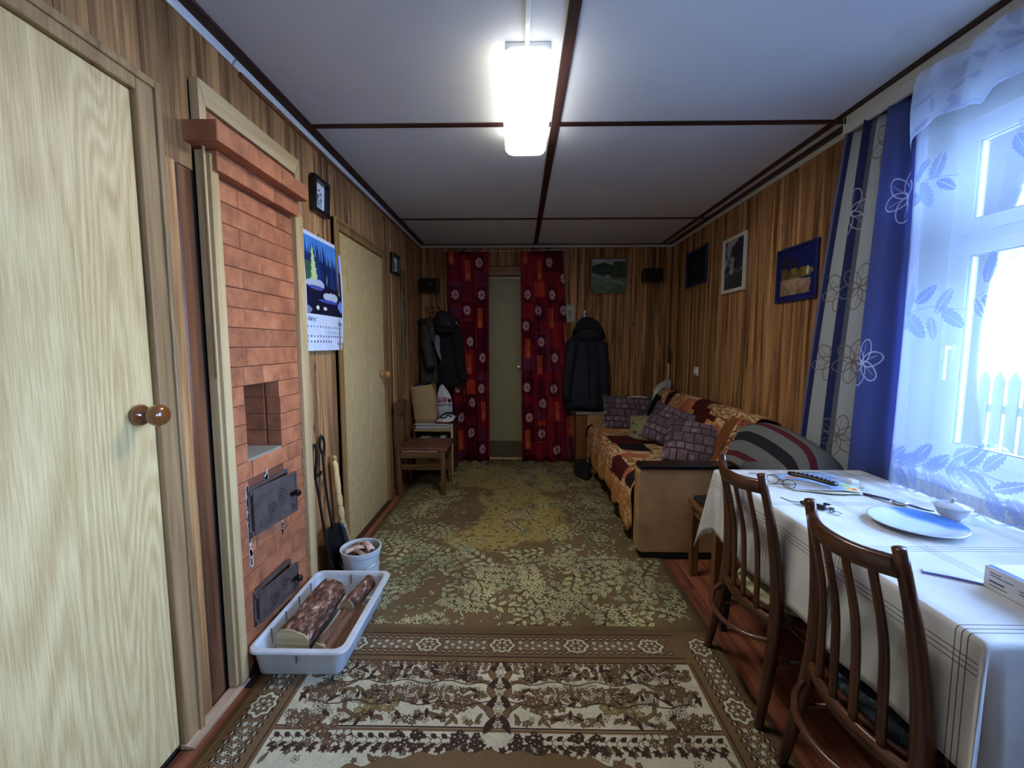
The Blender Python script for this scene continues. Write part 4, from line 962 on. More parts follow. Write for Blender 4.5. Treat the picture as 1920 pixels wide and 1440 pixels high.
obj('crown', MB().loft([(1.615, -0.79, 4.42, 0.012, 0.01), (1.60, -0.785, 4.42, 0.05, 0.045), (1.555, -0.775, 4.415, 0.095, 0.07), (1.49, -0.765, 4.41, 0.115, 0.08), (1.44, -0.76, 4.41, 0.11, 0.075)], 28, 0.03, 6), navy, cap, smooth=True)
obj('peak', MB().grid(lambda u, v: (-0.85+0.19*u, 4.36-0.05*math.sin(u*PI)*v, 1.455-0.05*v-0.02*math.sin(u*PI)), 10, 5), navy2, cap, smooth=True, solid=0.004)
obj('cap_badge', MB().box(-0.715, -0.700, 4.318, 4.324, 1.468, 1.474), M['chrome'], cap)
sc_ = MB().grid(patch([[(-0.86, 4.385, 1.36), (-0.83, 4.38, 1.36), (-0.81, 4.385, 1.34)], [(-0.855, 4.36, 1.25), (-0.83, 4.355, 1.22), (-0.805, 4.36, 1.20)], [(-0.825, 4.36, 1.15), (-0.805, 4.355, 1.12), (-0.79, 4.36, 1.09)]], 6, 10), 6, 10)
tag(obj('scarf', sc_, plain('grey_scarf', (120, 128, 142), 0.9, bump=0.3), smooth=True, solid=0.01), 'pale grey scarf showing between the parka and the navy coat', 'scarf')

# ================================================================ CORNER: CHAIR, CABINET, BAGS
cw2 = wood('brown_chair_wood', (74, 52, 32), (124, 92, 58), rough=0.45, rv=0.08)
cw2x = wood('brown_chair_wood_rail', (74, 52, 32), (124, 92, 58), axis='X', rough=0.45, rv=0.08)
ch = thing('wooden_chair', 'plain square-legged brown wooden chair with worn red-brown seat by the far door', 'chair', (-0.82, 3.66, 0))
xa, xb, ya, yb = -1.015, -0.615, 3.485, 3.835
for yy_ in (ya, yb):
    obj('leg', MB().hexa([(xa, yy_-0.017, 0), (xa+0.035, yy_-0.017, 0), (xa+0.035, yy_+0.017, 0), (xa, yy_+0.017, 0)], [(xa-0.02, yy_-0.015, 0.765), (xa+0.008, yy_-0.015, 0.765), (xa+0.008, yy_+0.015, 0.765), (xa-0.02, yy_+0.015, 0.765)]), cw2, ch, bev=0.004)
    obj('leg', MB().box(xb-0.035, xb, yy_-0.017, yy_+0.017, 0, 0.38), cw2, ch, bev=0.004)
    obj('seat_rail', MB().box(xa+0.03, xb-0.035, yy_-0.012, yy_+0.012, 0.325, 0.38), cw2x, ch, bev=0.003)
    obj('stretcher', MB().box(xa+0.03, xb-0.035, yy_-0.010, yy_+0.010, 0.225, 0.268), cw2x, ch, bev=0.003)
obj('seat_rail', MB().box(xb-0.03, xb-0.008, ya+0.017, yb-0.017, 0.33, 0.38), cw2, ch, bev=0.003)
obj('seat', MB().grid(lambda u, v: (xa+0.02+(xb-xa)*u, ya-0.02+(yb-ya+0.04)*v, 0.398+0.008*math.sin(u*PI)*math.sin(v*PI)), 8, 8), plain('worn_red_seat', (98, 56, 44), 0.55, var=0.2, sc_=14), ch, smooth=True, solid=0.034, bev=0.004)
obj('seat_edge_wear', MB().tube([(xa+0.05+i*0.018, ya-0.0215+random.uniform(-.001, .001), 0.385+random.uniform(-.003, .003)) for i in range(17)], 0.0035, 5), plain('bare_foam', (190, 150, 120), 0.8), ch)
obj('back_rail', MB().grid(lambda u, v: (xa-0.012-0.012*math.sin(u*PI), ya+0.015+(yb-ya-0.03)*u, 0.665+0.115*v), 10, 2), cw2, ch, smooth=False, solid=0.018, bev=0.003)

cbm = wood('birch_cabinet', (160, 128, 82), (192, 162, 112), axis='X', rough=0.5, rv=0.05)
cbd = wood('dark_cabinet_side', (70, 42, 24), (112, 72, 42), rough=0.45, rv=0.05)
cb = thing('bedside_cabinet', 'low open-topped wooden cabinet with drawer behind the brown chair', 'cabinet', (-0.82, 4.2, 0))
X0, X1, Y0_, Y1_ = -1.015, -0.632, 4.02, 4.38
obj('side_panel', MB().box(X1-0.016, X1, Y0_, Y1_, 0.02, 0.512), cbd, cb, bev=0.001)
obj('edge_strip', MB().box(X1-0.018, X1+0.001, Y0_-0.003, Y0_, 0.02, 0.512), plain('pale_edge', (196, 182, 146), 0.5), cb)
obj('side_panel', MB().box(X0, X0+0.016, Y0_, Y1_, 0.02, 0.512), cbd, cb, bev=0.001)
obj('top_panel', MB().box(X0+0.016, X1-0.018, Y0_, Y1_, 0.44, 0.456), cbm, cb, bev=0.001)
obj('shelf', MB().box(X0+0.016, X1-0.018, Y0_+0.01, Y1_, 0.335, 0.35), cbm, cb, bev=0.001)
obj('back_panel', MB().box(X0+0.016, X1-0.018, Y1_-0.01, Y1_, 0.02, 0.512), cbm, cb)
dr_ = obj('drawer', MB().box(X0+0.02, X1-0.022, Y0_-0.002, Y0_+0.20, 0.20, 0.325), cbm, cb, bev=0.002); obj('pull', MB().box(-0.88, -0.78, Y0_-0.012, Y0_-0.002, 0.285, 0.297), cbd, dr_, bev=0.002)
dr_ = obj('drawer', MB().box(X0+0.02, X1-0.022, Y0_-0.002, Y0_+0.20, 0.06, 0.19), cbm, cb, bev=0.002); obj('pull', MB().box(-0.88, -0.78, Y0_-0.012, Y0_-0.002, 0.15, 0.162), cbd, dr_, bev=0.002)
paper = plain('newsprint', (188, 192, 196), 0.8, var=0.05, sc_=40)
nwp = thing('newspaper_pile', 'stack of folded white newspapers on top of the corner cabinet', 'newspapers', (-0.83, 4.2, 0.457))
for i in range(5):
    o_ = random.uniform(-.006, .006); obj('newspaper', MB().box(X0+0.022+o_, X1-0.028+o_, Y0_+0.004+o_, Y1_-0.06, 0.457+i*0.0105, 0.457+i*0.0105+0.0098), paper, nwp, bev=0.002)
ZT = 0.5105
bk_ = [(-0.98, 0.06, 0.02, (40, 40, 42)), (-0.90, 0.09, 0.035, (120, 104, 92)), (-0.80, 0.07, 0.028, (54, 60, 62)), (-0.73, 0.05, 0.04, (176, 160, 120))]
for i, (bx_, bw_, bh_, bc_) in enumerate(bk_):
    lb = ['dark thin book lying on the cabinet shelf at its left end', 'brown book lying in the middle of the cabinet shelf', 'dark green booklet on the cabinet shelf', 'cream little box on the cabinet shelf at its right end'][i]
    t_ = thing('book' if i < 3 else 'small_box', lb, 'book' if i < 3 else 'box', (bx_, 4.08, 0.351))
    obj('cover', MB().box(bx_-bw_/2, bx_+bw_/2, 4.035, 4.16, 0.351, 0.354).box(bx_-bw_/2, bx_+bw_/2, 4.035, 4.16, 0.351+bh_-0.003, 0.351+bh_).box(bx_-bw_/2, bx_-bw_/2+0.003, 4.035, 4.16, 0.354, 0.351+bh_-0.003), plain('cover_%d' % i, bc_, 0.5), t_)
    obj('pages', MB().box(bx_-bw_/2+0.003, bx_+bw_/2-0.002, 4.037, 4.158, 0.354, 0.351+bh_-0.003), paper, t_)
tag(obj('paper_sheet', MB().box(-0.96, -0.76, 4.03, 4.05, 0.3345, 0.3348).box(-0.975, -0.745, 4.013, 4.018, 0.326, 0.347), M['white']), 'white paper strip on the edge of the cabinet shelf', 'paper')
kraft = plain('kraft_paper', (176, 152, 112), 0.8, var=0.06, sc_=9, bump=0.5, bscale=18)
pb = thing('paper_bag', 'tall crumpled brown paper bag standing on the newspapers', 'bag', (-0.93, 4.16, ZT))
def bagring(z, cx, cy, rx, ry, w_, sd):
    out = []
    for k in range(40):
        a = 2*PI*k/40; ca, sa = math.cos(a), math.sin(a); q = 1+w_*math.sin(5*a+sd)+w_*.6*math.sin(9*a-sd*2)
        out.append((cx+math.copysign(abs(ca)**.45, ca)*rx*q, cy+math.copysign(abs(sa)**.45, sa)*ry*q, z+0.012*math.sin(3*a+sd)*(z > 0.8)))
    return out
rg = [bagring(z, cx, 4.155, rx, ry, w_, s_) for z, cx, rx, ry, w_, s_ in ((ZT, -0.915, 0.100, 0.075, .01, 0), (0.56, -0.912, 0.112, 0.08, .03, 1), (0.64, -0.915, 0.112, 0.082, .04, 2), (0.72, -0.925, 0.115, 0.082, .035, 3.2), (0.80, -0.935, 0.113, 0.08, .04, 4), (0.868, -0.945, 0.118, 0.082, .04, 5))]
m = MB(); n = 40; m.add([p for r_ in rg for p in r_], [(i*n+k, i*n+(k+1) % n, (i+1)*n+(k+1) % n, (i+1)*n+k) for i in range(5) for k in range(n)]+[tuple(range(n))[::-1]])
obj('bag_body', m, kraft, pb, smooth=True, solid=0.002)
obj('contents', MB().loft([(0.80, -0.94, 4.155, 0.10, 0.07), (0.86, -0.95, 4.16, 0.09, 0.06), (0.885, -0.96, 4.16, 0.04, 0.03)], 20, 0.15, 5), plain('dark_blue_cloth', (30, 34, 70), 0.8), pb, smooth=True)
obj('bag_handle', MB().tube(spline([(-0.84, 4.13, 0.86), (-0.835, 4.12, 0.90), (-0.825, 4.13, 0.895), (-0.825, 4.14, 0.83)], 12), 0.006, 6), plain('brown_tape', (112, 70, 46), 0.7), pb, smooth=True)
wbm = plain('white_carrier_plastic', (192, 204, 214), 0.35, var=0.06, sc_=12, bump=0.4, bscale=20)
wbag = thing('plastic_bag', 'white plastic carrier bag with red lettering behind the paper bag', 'bag', (-0.745, 4.26, ZT))
obj('bag_body', MB().loft([(ZT+0.001, -0.745, 4.26, 0.06, 0.035), (0.58, -0.745, 4.26, 0.078, 0.045), (0.66, -0.748, 4.26, 0.078, 0.048), (0.74, -0.755, 4.265, 0.072, 0.045), (0.80, -0.765, 4.27, 0.050, 0.035), (0.85, -0.775, 4.28, 0.022, 0.02), (0.865, -0.775, 4.28, 0.008, 0.008)], 36, 0.12, 6, 1, power=.8), wbm, wbag, smooth=True)
Rt = lambda x, y, z: Matrix.Translation((x, y, z)) @ Matrix.Rotation(PI/2, 4, 'X')
textmesh('шан', 0.082, plain('red_print', (176, 22, 50), 0.5), wbag, Rt(-0.826, 4.205, 0.700), ext=0.002)
textmesh('около вас', 0.033, plain('green_print', (20, 92, 96), 0.5), wbag, Rt(-0.818, 4.205, 0.662), ext=0.002)
hts = thing('folded_clothes', 'crumpled black and white printed cloth with a red item on the newspapers', 'clothes', (-0.71, 4.12, ZT))
obj('white_cloth', MB().grid(patch([[(-0.80, 4.04, ZT+.004), (-0.74, 4.03, ZT+.012), (-0.66, 4.04, ZT+.02), (-0.63, 4.05, ZT+.03)], [(-0.80, 4.10, ZT+.02), (-0.72, 4.09, ZT+.06), (-0.66, 4.10, ZT+.065), (-0.62, 4.10, ZT+.05)], [(-0.77, 4.17, ZT+.03), (-0.72, 4.16, ZT+.075), (-0.66, 4.17, ZT+.07), (-0.62, 4.17, ZT+.04)]], 10, 10), 10, 10), plain('white_cotton', (196, 198, 206), 0.8, bump=.3), hts, smooth=True, solid=0.012)
obj('black_print', MB().tube(spline([(-0.76, 4.075, ZT+.052), (-0.71, 4.06, ZT+.055), (-0.69, 4.08, ZT+.078), (-0.65, 4.07, ZT+.062)], 12), 0.006, 6).tube(spline([(-0.77, 4.14, ZT+.05), (-0.70, 4.13, ZT+.09), (-0.63, 4.14, ZT+.06)], 12), 0.010, 6), blackc, hts, smooth=True)
obj('red_cloth', MB().tube(spline([(-0.80, 4.045, ZT+.010), (-0.74, 4.035, ZT+.014), (-0.67, 4.04, ZT+.010)], 10), 0.009, 8), plain('dark_red_cloth', (120, 24, 30), .8), hts, smooth=True)
obj('black_cloth', MB().loft([(ZT, -0.655, 4.20, 0.04, 0.05), (ZT+.06, -0.66, 4.20, 0.045, 0.05), (ZT+.085, -0.67, 4.2, 0.02, 0.03)], 20, .15, 4), blackc, hts, smooth=True)

# ================================================================ FAR RIGHT: LOW CABINET, PILLOW, BAG, STICK
lc = thing('low_cabinet', 'low brown cabinet with a pale top under the lone navy coat', 'cabinet', (0.98, 4.55, 0))
obj('cabinet_body', MB().box(0.60, 1.50, 4.45, 4.655, 0.0, 0.53).box(0.475, 0.5995, 4.585, 4.655, 0.0, 0.53), wood('cabinet_side', (86, 50, 26), (130, 84, 48)), lc, bev=0.003)
obj('cabinet_top', MB().box(0.595, 1.51, 4.44, 4.66, 0.53, 0.56).box(0.465, 0.5945, 4.58, 4.66, 0.53, 0.56), plain('worn_white_top', (150, 146, 130), 0.6, var=.1), lc, bev=0.004)
obj('top_edge', MB().box(0.595, 1.51, 4.434, 4.44, 0.535, 0.541), plain('edge_line', (90, 84, 72), .6), lc)
def pillow(name, label, w_, h, t_, M_, mats, group=None, cat='pillow', n=18):
    mb = MB()
    def fn(sgn):
        def f(u, v):
            a, b = 2*u-1, 2*v-1; e = max(0, (1-a*a))**0.45*max(0, (1-b*b))**0.45
            pin = 1-0.10*(a*a)*(1-b*b*0)*0-0.07*((1-a*a)*b*b+(1-b*b)*a*a)
            return (a*w_/2*pin, b*h/2*pin, sgn*t_/2*e+0.006*math.sin(a*7+b*3))
        return f
    mb.grid(fn(1), n, n); mb.grid(lambda u, v: fn(-1)(1-u, v), n, n, lambda u, v: (1-u, v))
    mb.xf(M_); o = obj(name, mb, mats, smooth=True); return tag(o, label, cat, group)
def PM(c_, xdir, ydir):
    x = Vector(xdir).normalized(); y = Vector(ydir); y = (y-x*y.dot(x)).normalized(); z = x.cross(y)
    R = Matrix((x, y, z)).transposed().to_4x4(); return Matrix.Translation(c_) @ R
c = Cv(0.5, 0.35, 600, (100, 98, 84)); c.mottle(.15, 8, 71); rr = random.Random(8)
for i in range(26): c.leaf(rr.uniform(0, .5), rr.uniform(0, .35), rr.uniform(.01, .03), .008, rr.random()*6, (72, 76, 58), al=.7)
pillow('pillow', 'dull grey-green pillow lying on the low cabinet behind the sofa', 0.52, 0.20, 0.13, PM((1.18, 4.54, 0.63), (1, 0.02, -.03), (0, .35, .9)), imat('grey_green_cloth', c.a, .9))
c = Cv(0.5, 0.34, 500, (108, 92, 100)); rr = random.Random(12); c.a[:] = (58, 44, 54)
y = 0.004
while y < 0.34:
    x = 0.004-rr.random()*.04; hh = rr.choice([.046, .056, .066])
    while x < 0.5:
        ww = rr.choice([.044, .056, .072]); g = rr.uniform(.82, 1.22); c.rect(max(0, x), x+ww, y, y+hh, (100*g, 87*g, 96*g)); 
        if rr.random() < .25: c.rect(max(0, x+.01), x+ww*.6, y+.01, y+hh*.6, (138, 126, 134))
        x += ww+.009
    y += hh+.009
c.mottle(.14, 12, 13); mos = imat('mosaic_cushion_cloth', c.a, .9, fibre=.08)
gp = 'purple-grey mosaic pillows on the sofa'
pillow('pillow', 'purple-grey mosaic pillow standing against the far arm of the sofa', 0.47, 0.33, 0.13, PM((1.04, 4.15, 0.60), (1, 0.03, -.07), (0.0, .28, .9)), mos, gp)
pillow('pillow', 'purple-grey mosaic pillow tilted between the olive pillow and the nearest pillow', 0.42, 0.34, 0.16, PM((1.20, 3.38, 0.615), (.62, -.72, -.22), (.45, .28, .8)), mos, gp)
pillow('pillow', 'nearest purple-grey mosaic pillow leaning on the sofa back', 0.45, 0.34, 0.16, PM((1.235, 2.93, 0.585), (.82, -.42, -.10), (.36, .50, .75)), mos, gp)
c = Cv(.36, .3, 500, (134, 130, 98)); c.mottle(.15, 6, 14); rr = random.Random(4)
for i in range(9): c.flower(rr.uniform(.05, .31), rr.uniform(.05, .25), rr.uniform(.015, .032), 5, (84, 60, 56), (60, 44, 40)); c.leaf(rr.uniform(.05, .31), rr.uniform(.05, .25), .02, .009, rr.random()*6, (96, 100, 52))
pillow('pillow', 'small olive pillow with dark blossoms half hidden behind the mosaic pillow', 0.30, 0.28, 0.11, PM((1.10, 3.72, 0.535), (.80, -.5, .1), (.25, .45, .55)), imat('olive_blossom_cloth', c.a, .9))
tag(obj('folded_paper', MB().grid(patch([[(1.06, 4.22, .742), (1.16, 4.21, .752), (1.26, 4.22, .742)], [(1.10, 4.27, .742), (1.18, 4.27, .756), (1.28, 4.27, .742)]], 8, 3), 8, 3), M['white'], smooth=True, solid=0.004), 'small white folded paper on top of the far mosaic pillow', 'paper')
wsk = thing('plastic_bag', 'crumpled white plastic bag stuck behind the sofa back in the right corner', 'bag', (1.50, 4.40, .60))
obj('bag_body', MB().loft([(0.58, 1.47, 4.42, 0.08, 0.05), (0.70, 1.46, 4.42, 0.09, 0.055), (0.80, 1.47, 4.42, 0.085, 0.05), (0.86, 1.50, 4.43, 0.06, 0.03), (0.905, 1.54, 4.44, 0.02, 0.012)], 30, .2, 5, 2), plain('thin_white_plastic', (168, 176, 178), .4, bump=.4, bscale=16), wsk, smooth=True)
stk = thing('umbrella', 'slim stick with black grip and white shaft standing in the right corner', 'umbrella', (1.60, 4.52, 0.0))
obj('shaft', MB().tube([(1.555, 4.50, 0.56), (1.570, 4.53, 1.09)], 0.006, 8), M['white'], stk, smooth=True)
obj('grip', MB().tube(spline([(1.570, 4.53, 1.07), (1.573, 4.535, 1.13), (1.576, 4.54, 1.20), (1.572, 4.538, 1.225)], 8), [0.010, 0.012, .013, .014, .014, .013, .012, .010, .006], 8), M['black'], stk, smooth=True)
sh = thing('black_bag', 'black cloth bag slumped on the carpet at the far end of the sofa', 'bag', (0.66, 4.1, 0.011))
obj('bag_body', MB().loft([(0.012, 0.625, 4.12, 0.075, 0.22), (0.045, 0.622, 4.12, 0.078, 0.26), (0.085, 0.625, 4.14, 0.065, 0.21), (0.11, 0.63, 4.16, 0.045, 0.12), (0.118, 0.635, 4.18, 0.02, 0.05)], 36, .18, 5, 3), blackc, sh, smooth=True)
obj('strap', MB().tube(spline([(0.575, 4.30, .07), (0.55, 4.20, .025), (0.548, 4.05, .022), (0.575, 3.95, .04)], 14), .009, 6), blackc, sh, smooth=True)

# ================================================================ SOFA
sf = thing('sofa', 'long brown sofa along the right wall with rounded veneered arm', 'sofa', (1.15, 3.4, 0))
arm_m = plain('worn_brown_leatherette', (168, 132, 94), 0.45, var=0.12, sc_=9, bump=0.3, bscale=140)
SY0, SY1 = 2.44, 4.40
def armpoly(x0, x1, z0, z1, r_):
    p = []
    for cx_, cz_, a0 in ((x0+r_, z0+r_, PI), (x1, z0, None), (x1, z1, None), (x0+r_, z1-r_, PI/2)):
        if a0 is None: p.append((cx_, cz_))
        else: p += [(cx_+r_*math.cos(a0+q*PI/12), cz_+r_*math.sin(a0+q*PI/12)) for q in range(7)]
    return p
for y0_, nm in ((SY0, 0), (SY1-0.09, 1)):
    ar = obj('armrest', MB().prism(armpoly(0.695, 1.56, 0.045, 0.552, 0.035), 'Y', y0_, y0_+0.09), arm_m, sf, bev=0.004)
    if nm == 0:
        obj('arm_cap', MB().prism([(0.70, 0.545), (0.70, 0.560), (0.715, 0.572), (1.56, 0.572), (1.56, 0.545)], 'Y', y0_-0.008, y0_+0.10), plain('dark_polished_cap', (30, 20, 20), 0.2, coat=.3), ar, bev=0.004)
        obj('foot_rail', MB().box(0.72, 1.55, y0_+0.004, y0_+0.085, 0.01, 0.046), blackc, ar, bev=0.006)
obj('base_frame', MB().box(0.78, 1.52, SY0+0.09, SY1-0.09, 0.03, 0.30), plain('dark_base_cloth', (38, 26, 20), .9), sf, bev=0.01)
obj('seat_cushion', MB().box(0.72, 1.34, SY0+0.095, SY1-0.095, 0.29, 0.425), arm_m, sf, bev=0.03, seg=4)
bkp = [(1.24, 0.40), (1.33, 0.62), (1.405, 0.765), (1.45, 0.79), (1.54, 0.785), (1.575, 0.74), (1.575, 0.30), (1.30, 0.30)]
obj('backrest', MB().prism(bkp, 'Y', SY0+0.09, SY1-0.09), arm_m, sf, bev=0.02, seg=3)
for lx in (0.82, 1.48):
    for ly in (SY0+0.13, SY1-0.13): obj('foot', MB().lathe([(0.025, 0), (0.03, 0.03)], (lx, ly, 0), 'Z', 12), M['black'], sf)
# patterned throw
tw, tl = 1.95, 1.86
c = Cv(tw, tl, 400, (190, 160, 118)); rr = random.Random(21); nz = vnoise(c.H, c.W, 9, 22, 5); nz2 = vnoise(c.H, c.W, 14, 23, 4)
def throwpatch(x, y, w_, h, kind):
    p = 400; a, b, c_, d_ = max(0, int(x*p)), min(c.W, int((x+w_)*p)), max(0, int(y*p)), min(c.H, int((y+h)*p))
    if b <= a or d_ <= c_: return
    N = nz[c_:d_, a:b][..., None]; N2 = nz2[c_:d_, a:b][..., None]; k = np.clip((np.abs(np.sin(N*26))-.55)*3, 0, 1)
    base = {'marble': ((196, 166, 124), (142, 96, 62)), 'maroon': ((64, 18, 22), (80, 26, 28)), 'black': ((20, 14, 16), (42, 30, 30)), 'orange': ((178, 112, 62), (208, 152, 96)), 'floral': ((204, 170, 126), (168, 92, 66)), 'gold': ((196, 150, 92), (160, 98, 54)), 'brown': ((120, 72, 38), (134, 84, 46))}[kind]
    k = {'marble': k, 'floral': np.clip((N2-.48)*14, 0, 1), 'orange': np.clip((np.abs(np.sin(N2*20))-.5)*2, 0, 1)}.get(kind, N)
    c.a[c_:d_, a:b] = np.array(base[0])*(1-k)+np.array(base[1])*k
    if kind in ('floral', 'orange'):
        for i in range(int(w_*h*120)): c.flower(rr.uniform(x, x+w_), rr.uniform(y, y+h), rr.uniform(.015, .04), 5, (214, 190, 140) if kind == 'orange' else (186, 104, 84), (150, 80, 50), ph=rr.random()*6)
kinds = ['marble', 'maroon', 'orange', 'floral', 'marble', 'black', 'brown', 'marble', 'gold', 'floral', 'maroon']
y = -0.05; j = 0
while y < tl:
    x = -0.1+rr.random()*-.1; hh = rr.choice([.17, .22, .26])
    while x < tw:
        ww = rr.choice([.16, .22, .30, .36]); throwpatch(x, y, ww, hh+rr.choice([0, .05]), kinds[rr.randrange(len(kinds))]); x += ww
    y += hh; j += 1
# v runs from the front hem over seat and back; a few blocks as the photograph shows them
throwpatch(0, 0.0, tw, 0.24, 'orange'); throwpatch(0.5, 0.0, .3, .22, 'gold'); throwpatch(1.2, 0.0, .25, .2, 'gold')
throwpatch(0, 0.26, .22, .14, 'floral'); throwpatch(0.02, 0.30, .18, .3, 'black'); throwpatch(.26, .26, .34, .20, 'maroon'); throwpatch(.22, .46, .3, .25, 'marble'); throwpatch(.62, .26, .5, .24, 'marble'); throwpatch(1.0, .50, .3, .22, 'maroon'); throwpatch(.75, .52, .25, .16, 'black'); throwpatch(1.15, .25, .7, .25, 'marble')
throwpatch(.0, 1.06, .20, .34, 'floral'); throwpatch(.20, 1.02, .14, .42, 'brown'); throwpatch(.0, 1.36, .30, .2, 'marble'); throwpatch(.30, 1.30, .42, .35, 'marble'); throwpatch(.62, 1.10, .28, .26, 'maroon'); throwpatch(.74, 1.28, .24, .30, 'maroon'); throwpatch(.42, 1.05, .2, .2, 'orange'); throwpatch(.98, 1.1, .22, .5, 'floral'); throwpatch(1.18, 1.25, .16, .3, 'orange'); throwpatch(1.34, 1.12, .16, .5, 'marble'); throwpatch(1.5, 1.32, .12, .2, 'black'); throwpatch(1.62, 1.2, .16, .34, 'floral'); throwpatch(1.78, 1.1, .2, .2, 'black')
c.mottle(.12, 8, 24)
throwm = imat('patchwork_throw_cloth', c.a, .85, fibre=.08)
def throwfn(u, v):
    y = SY0+0.11+u*(SY1-SY0-0.20)
    hem = 0.15+0.025*math.sin(u*17)+0.02*math.sin(u*31+1)
    if u < 0.14: hem -= 0.10*(1-abs(u-0.07)/0.07) if u < .14 else 0
    pr = [(0.69+0.012*math.sin(u*40), hem), (0.680+0.012*math.sin(u*40+.4), 0.24), (0.682, 0.34), (0.700, 0.43), (0.76, 0.462), (0.92, 0.458), (1.10, 0.452), (1.21, 0.458), (1.255, 0.49), (1.31, 0.60), (1.365, 0.72), (1.41, 0.80), (1.47, 0.825), (1.55, 0.80), (1.585, 0.72), (1.59, 0.60)]
    return pr[:], y
cacheT = {}
def tf(u, v):
    k = round(u*60)
    if k not in cacheT:
        pr, y = throwfn(u, 0); cacheT[k] = (spline([(a, 0, b) for a, b in pr], 60), y)
    s_, y = cacheT[k]; p = s_[int(round(v*60))]
    w_ = 0.007*math.sin(y*23+v*19)*math.sin(v*31+y*5)+0.004*math.sin(y*41)
    return (p[0]-w_*0.7, y, p[2]+w_)
tag(obj('throw', MB().grid(tf, 60, 60), throwm, smooth=True, solid=0.005), 'patchwork floral throw in brown, maroon, cream and orange spread over the sofa', 'throw')

# striped blanket bundle at the near end of the sofa
t = NT('striped_blanket_wool'); uvn = t.n('TexCoord'); sx = t.n('SeparateXYZ'); t.l(uvn.outputs['UV'], sx.inputs[0])
r_ = t.n('ValToRGB'); e = r_.color_ramp.elements; r_.color_ramp.interpolation = 'CONSTANT'
st_ = [(0, (104, 108, 108)), (.12, (84, 18, 36)), (.19, (104, 108, 108)), (.30, (22, 22, 34)), (.40, (104, 108, 108)), (.52, (84, 18, 36)), (.60, (104, 108, 108)), (.86, (84, 18, 36)), (.92, (104, 108, 108))]
while len(e) < len(st_): e.new(.5)
for i, (p, cc) in enumerate(st_): e[i].position = p; e[i].color = L(cc)
t.l(sx.outputs['X'], r_.inputs[0]); t.l(r_.outputs[0], t.b.inputs['Base Color']); t.b.inputs['Roughness'].default_value = .95
n0 = t.n('TexNoise', i_Scale=220.0); t.l(uvn.outputs['Object'], n0.inputs['Vector']); t.bump(n0.outputs[0], .6, .003)
rows = []
for y, dz, xo in ((2.56, 0.0, -0.02), (2.48, 0.02, 0.0), (2.34, 0.02, 0.0), (2.20, 0.0, 0.005), (2.06, -0.035, 0.0), (1.99, -0.12, -.01), (1.965, -0.26, -.02)):
    rows.append([(1.25+xo, y+.01, 0.575+dz*.2), (1.275+xo, y, 0.61+dz*.5), (1.31+xo, y, 0.68+dz), (1.35+xo, y, 0.75+dz), (1.40+xo, y, 0.785+dz), (1.46, y-.01, 0.78+dz), (1.53, y-.01, 0.735+dz), (1.55, y-.01, 0.62+dz*.4)])
bl = thing('striped_blanket', 'grey wool blanket with maroon and navy stripes heaped at the near sofa arm', 'blanket', (1.34, 2.26, .46))
obj('blanket_cloth', MB().grid(patch(rows, 32, 30), 32, 30), t.m, bl, smooth=True, solid=.014)
obj('folded_layers', MB().loft([(0.575, 1.385, 2.27, 0.15, 0.26), (0.66, 1.40, 2.28, 0.11, 0.22), (0.72, 1.42, 2.30, 0.07, 0.16)], 30, .06, 5, power=.6), plain('blanket_inside', (96, 100, 104), .95), bl, smooth=True)
fg = MB()
for i in range(22):
    yy_ = 2.565-i*.004; zz = .60+.009*i; xx_ = 1.265+.006*i
    fg.tube([(xx_, 2.565, zz+.02), (xx_-.02+random.uniform(-.01, .01), 2.585, zz+.035), (xx_-.045+random.uniform(-.01, .01), 2.58, zz+.03+random.uniform(-.02, .02))], .0022, 4)
obj('fringe', fg, plain('dark_fringe', (54, 54, 60), .95), bl)

# stool between sofa and table
swd = wood('stool_wood', (86, 54, 32), (126, 84, 52), rough=.4, rv=.05)
sl = thing('stool', 'brown wooden stool with a dark padded seat tucked between sofa and table', 'stool', (1.2, 2.14, 0))
a, b, c0, d0 = .94, 1.46, 1.99, 2.30
for lx in (a, b-.04):
    for ly in (c0, d0-.04): obj('leg', MB().box(lx, lx+.04, ly, ly+.04, 0, .40), swd, sl, bev=.004)
obj('apron', MB().box(a+.006, b-.006, d0-.034, d0-.010, .345, .40).box(a+.006, b-.006, c0+.010, c0+.034, .345, .40).box(a+.008, a+.03, c0+.034, d0-.034, .345, .40).box(b-.03, b-.008, c0+.034, d0-.034, .345, .40), swd, sl, bev=.002)
obj('seat_board', MB().box(a-.01, b+.01, c0-.01, d0+.01, .40, .425), swd, sl, bev=.004)
obj('seat_pad', MB().box(a+.01, b-.01, c0+.01, d0-.01, .425, .452), blackc, sl, bev=.01, seg=3)
tag(obj('folded_bedding', MB().loft([(0.454, 1.33, 2.14, 0.15, .135), (.50, 1.33, 2.14, .155, .14), (.574, 1.34, 2.14, .14, .13)], 30, .04, 5, power=.5), plain('grey_bedding', (92, 96, 98), .95), smooth=True), 'grey folded bedding on the stool, under the striped blanket', 'bedding')

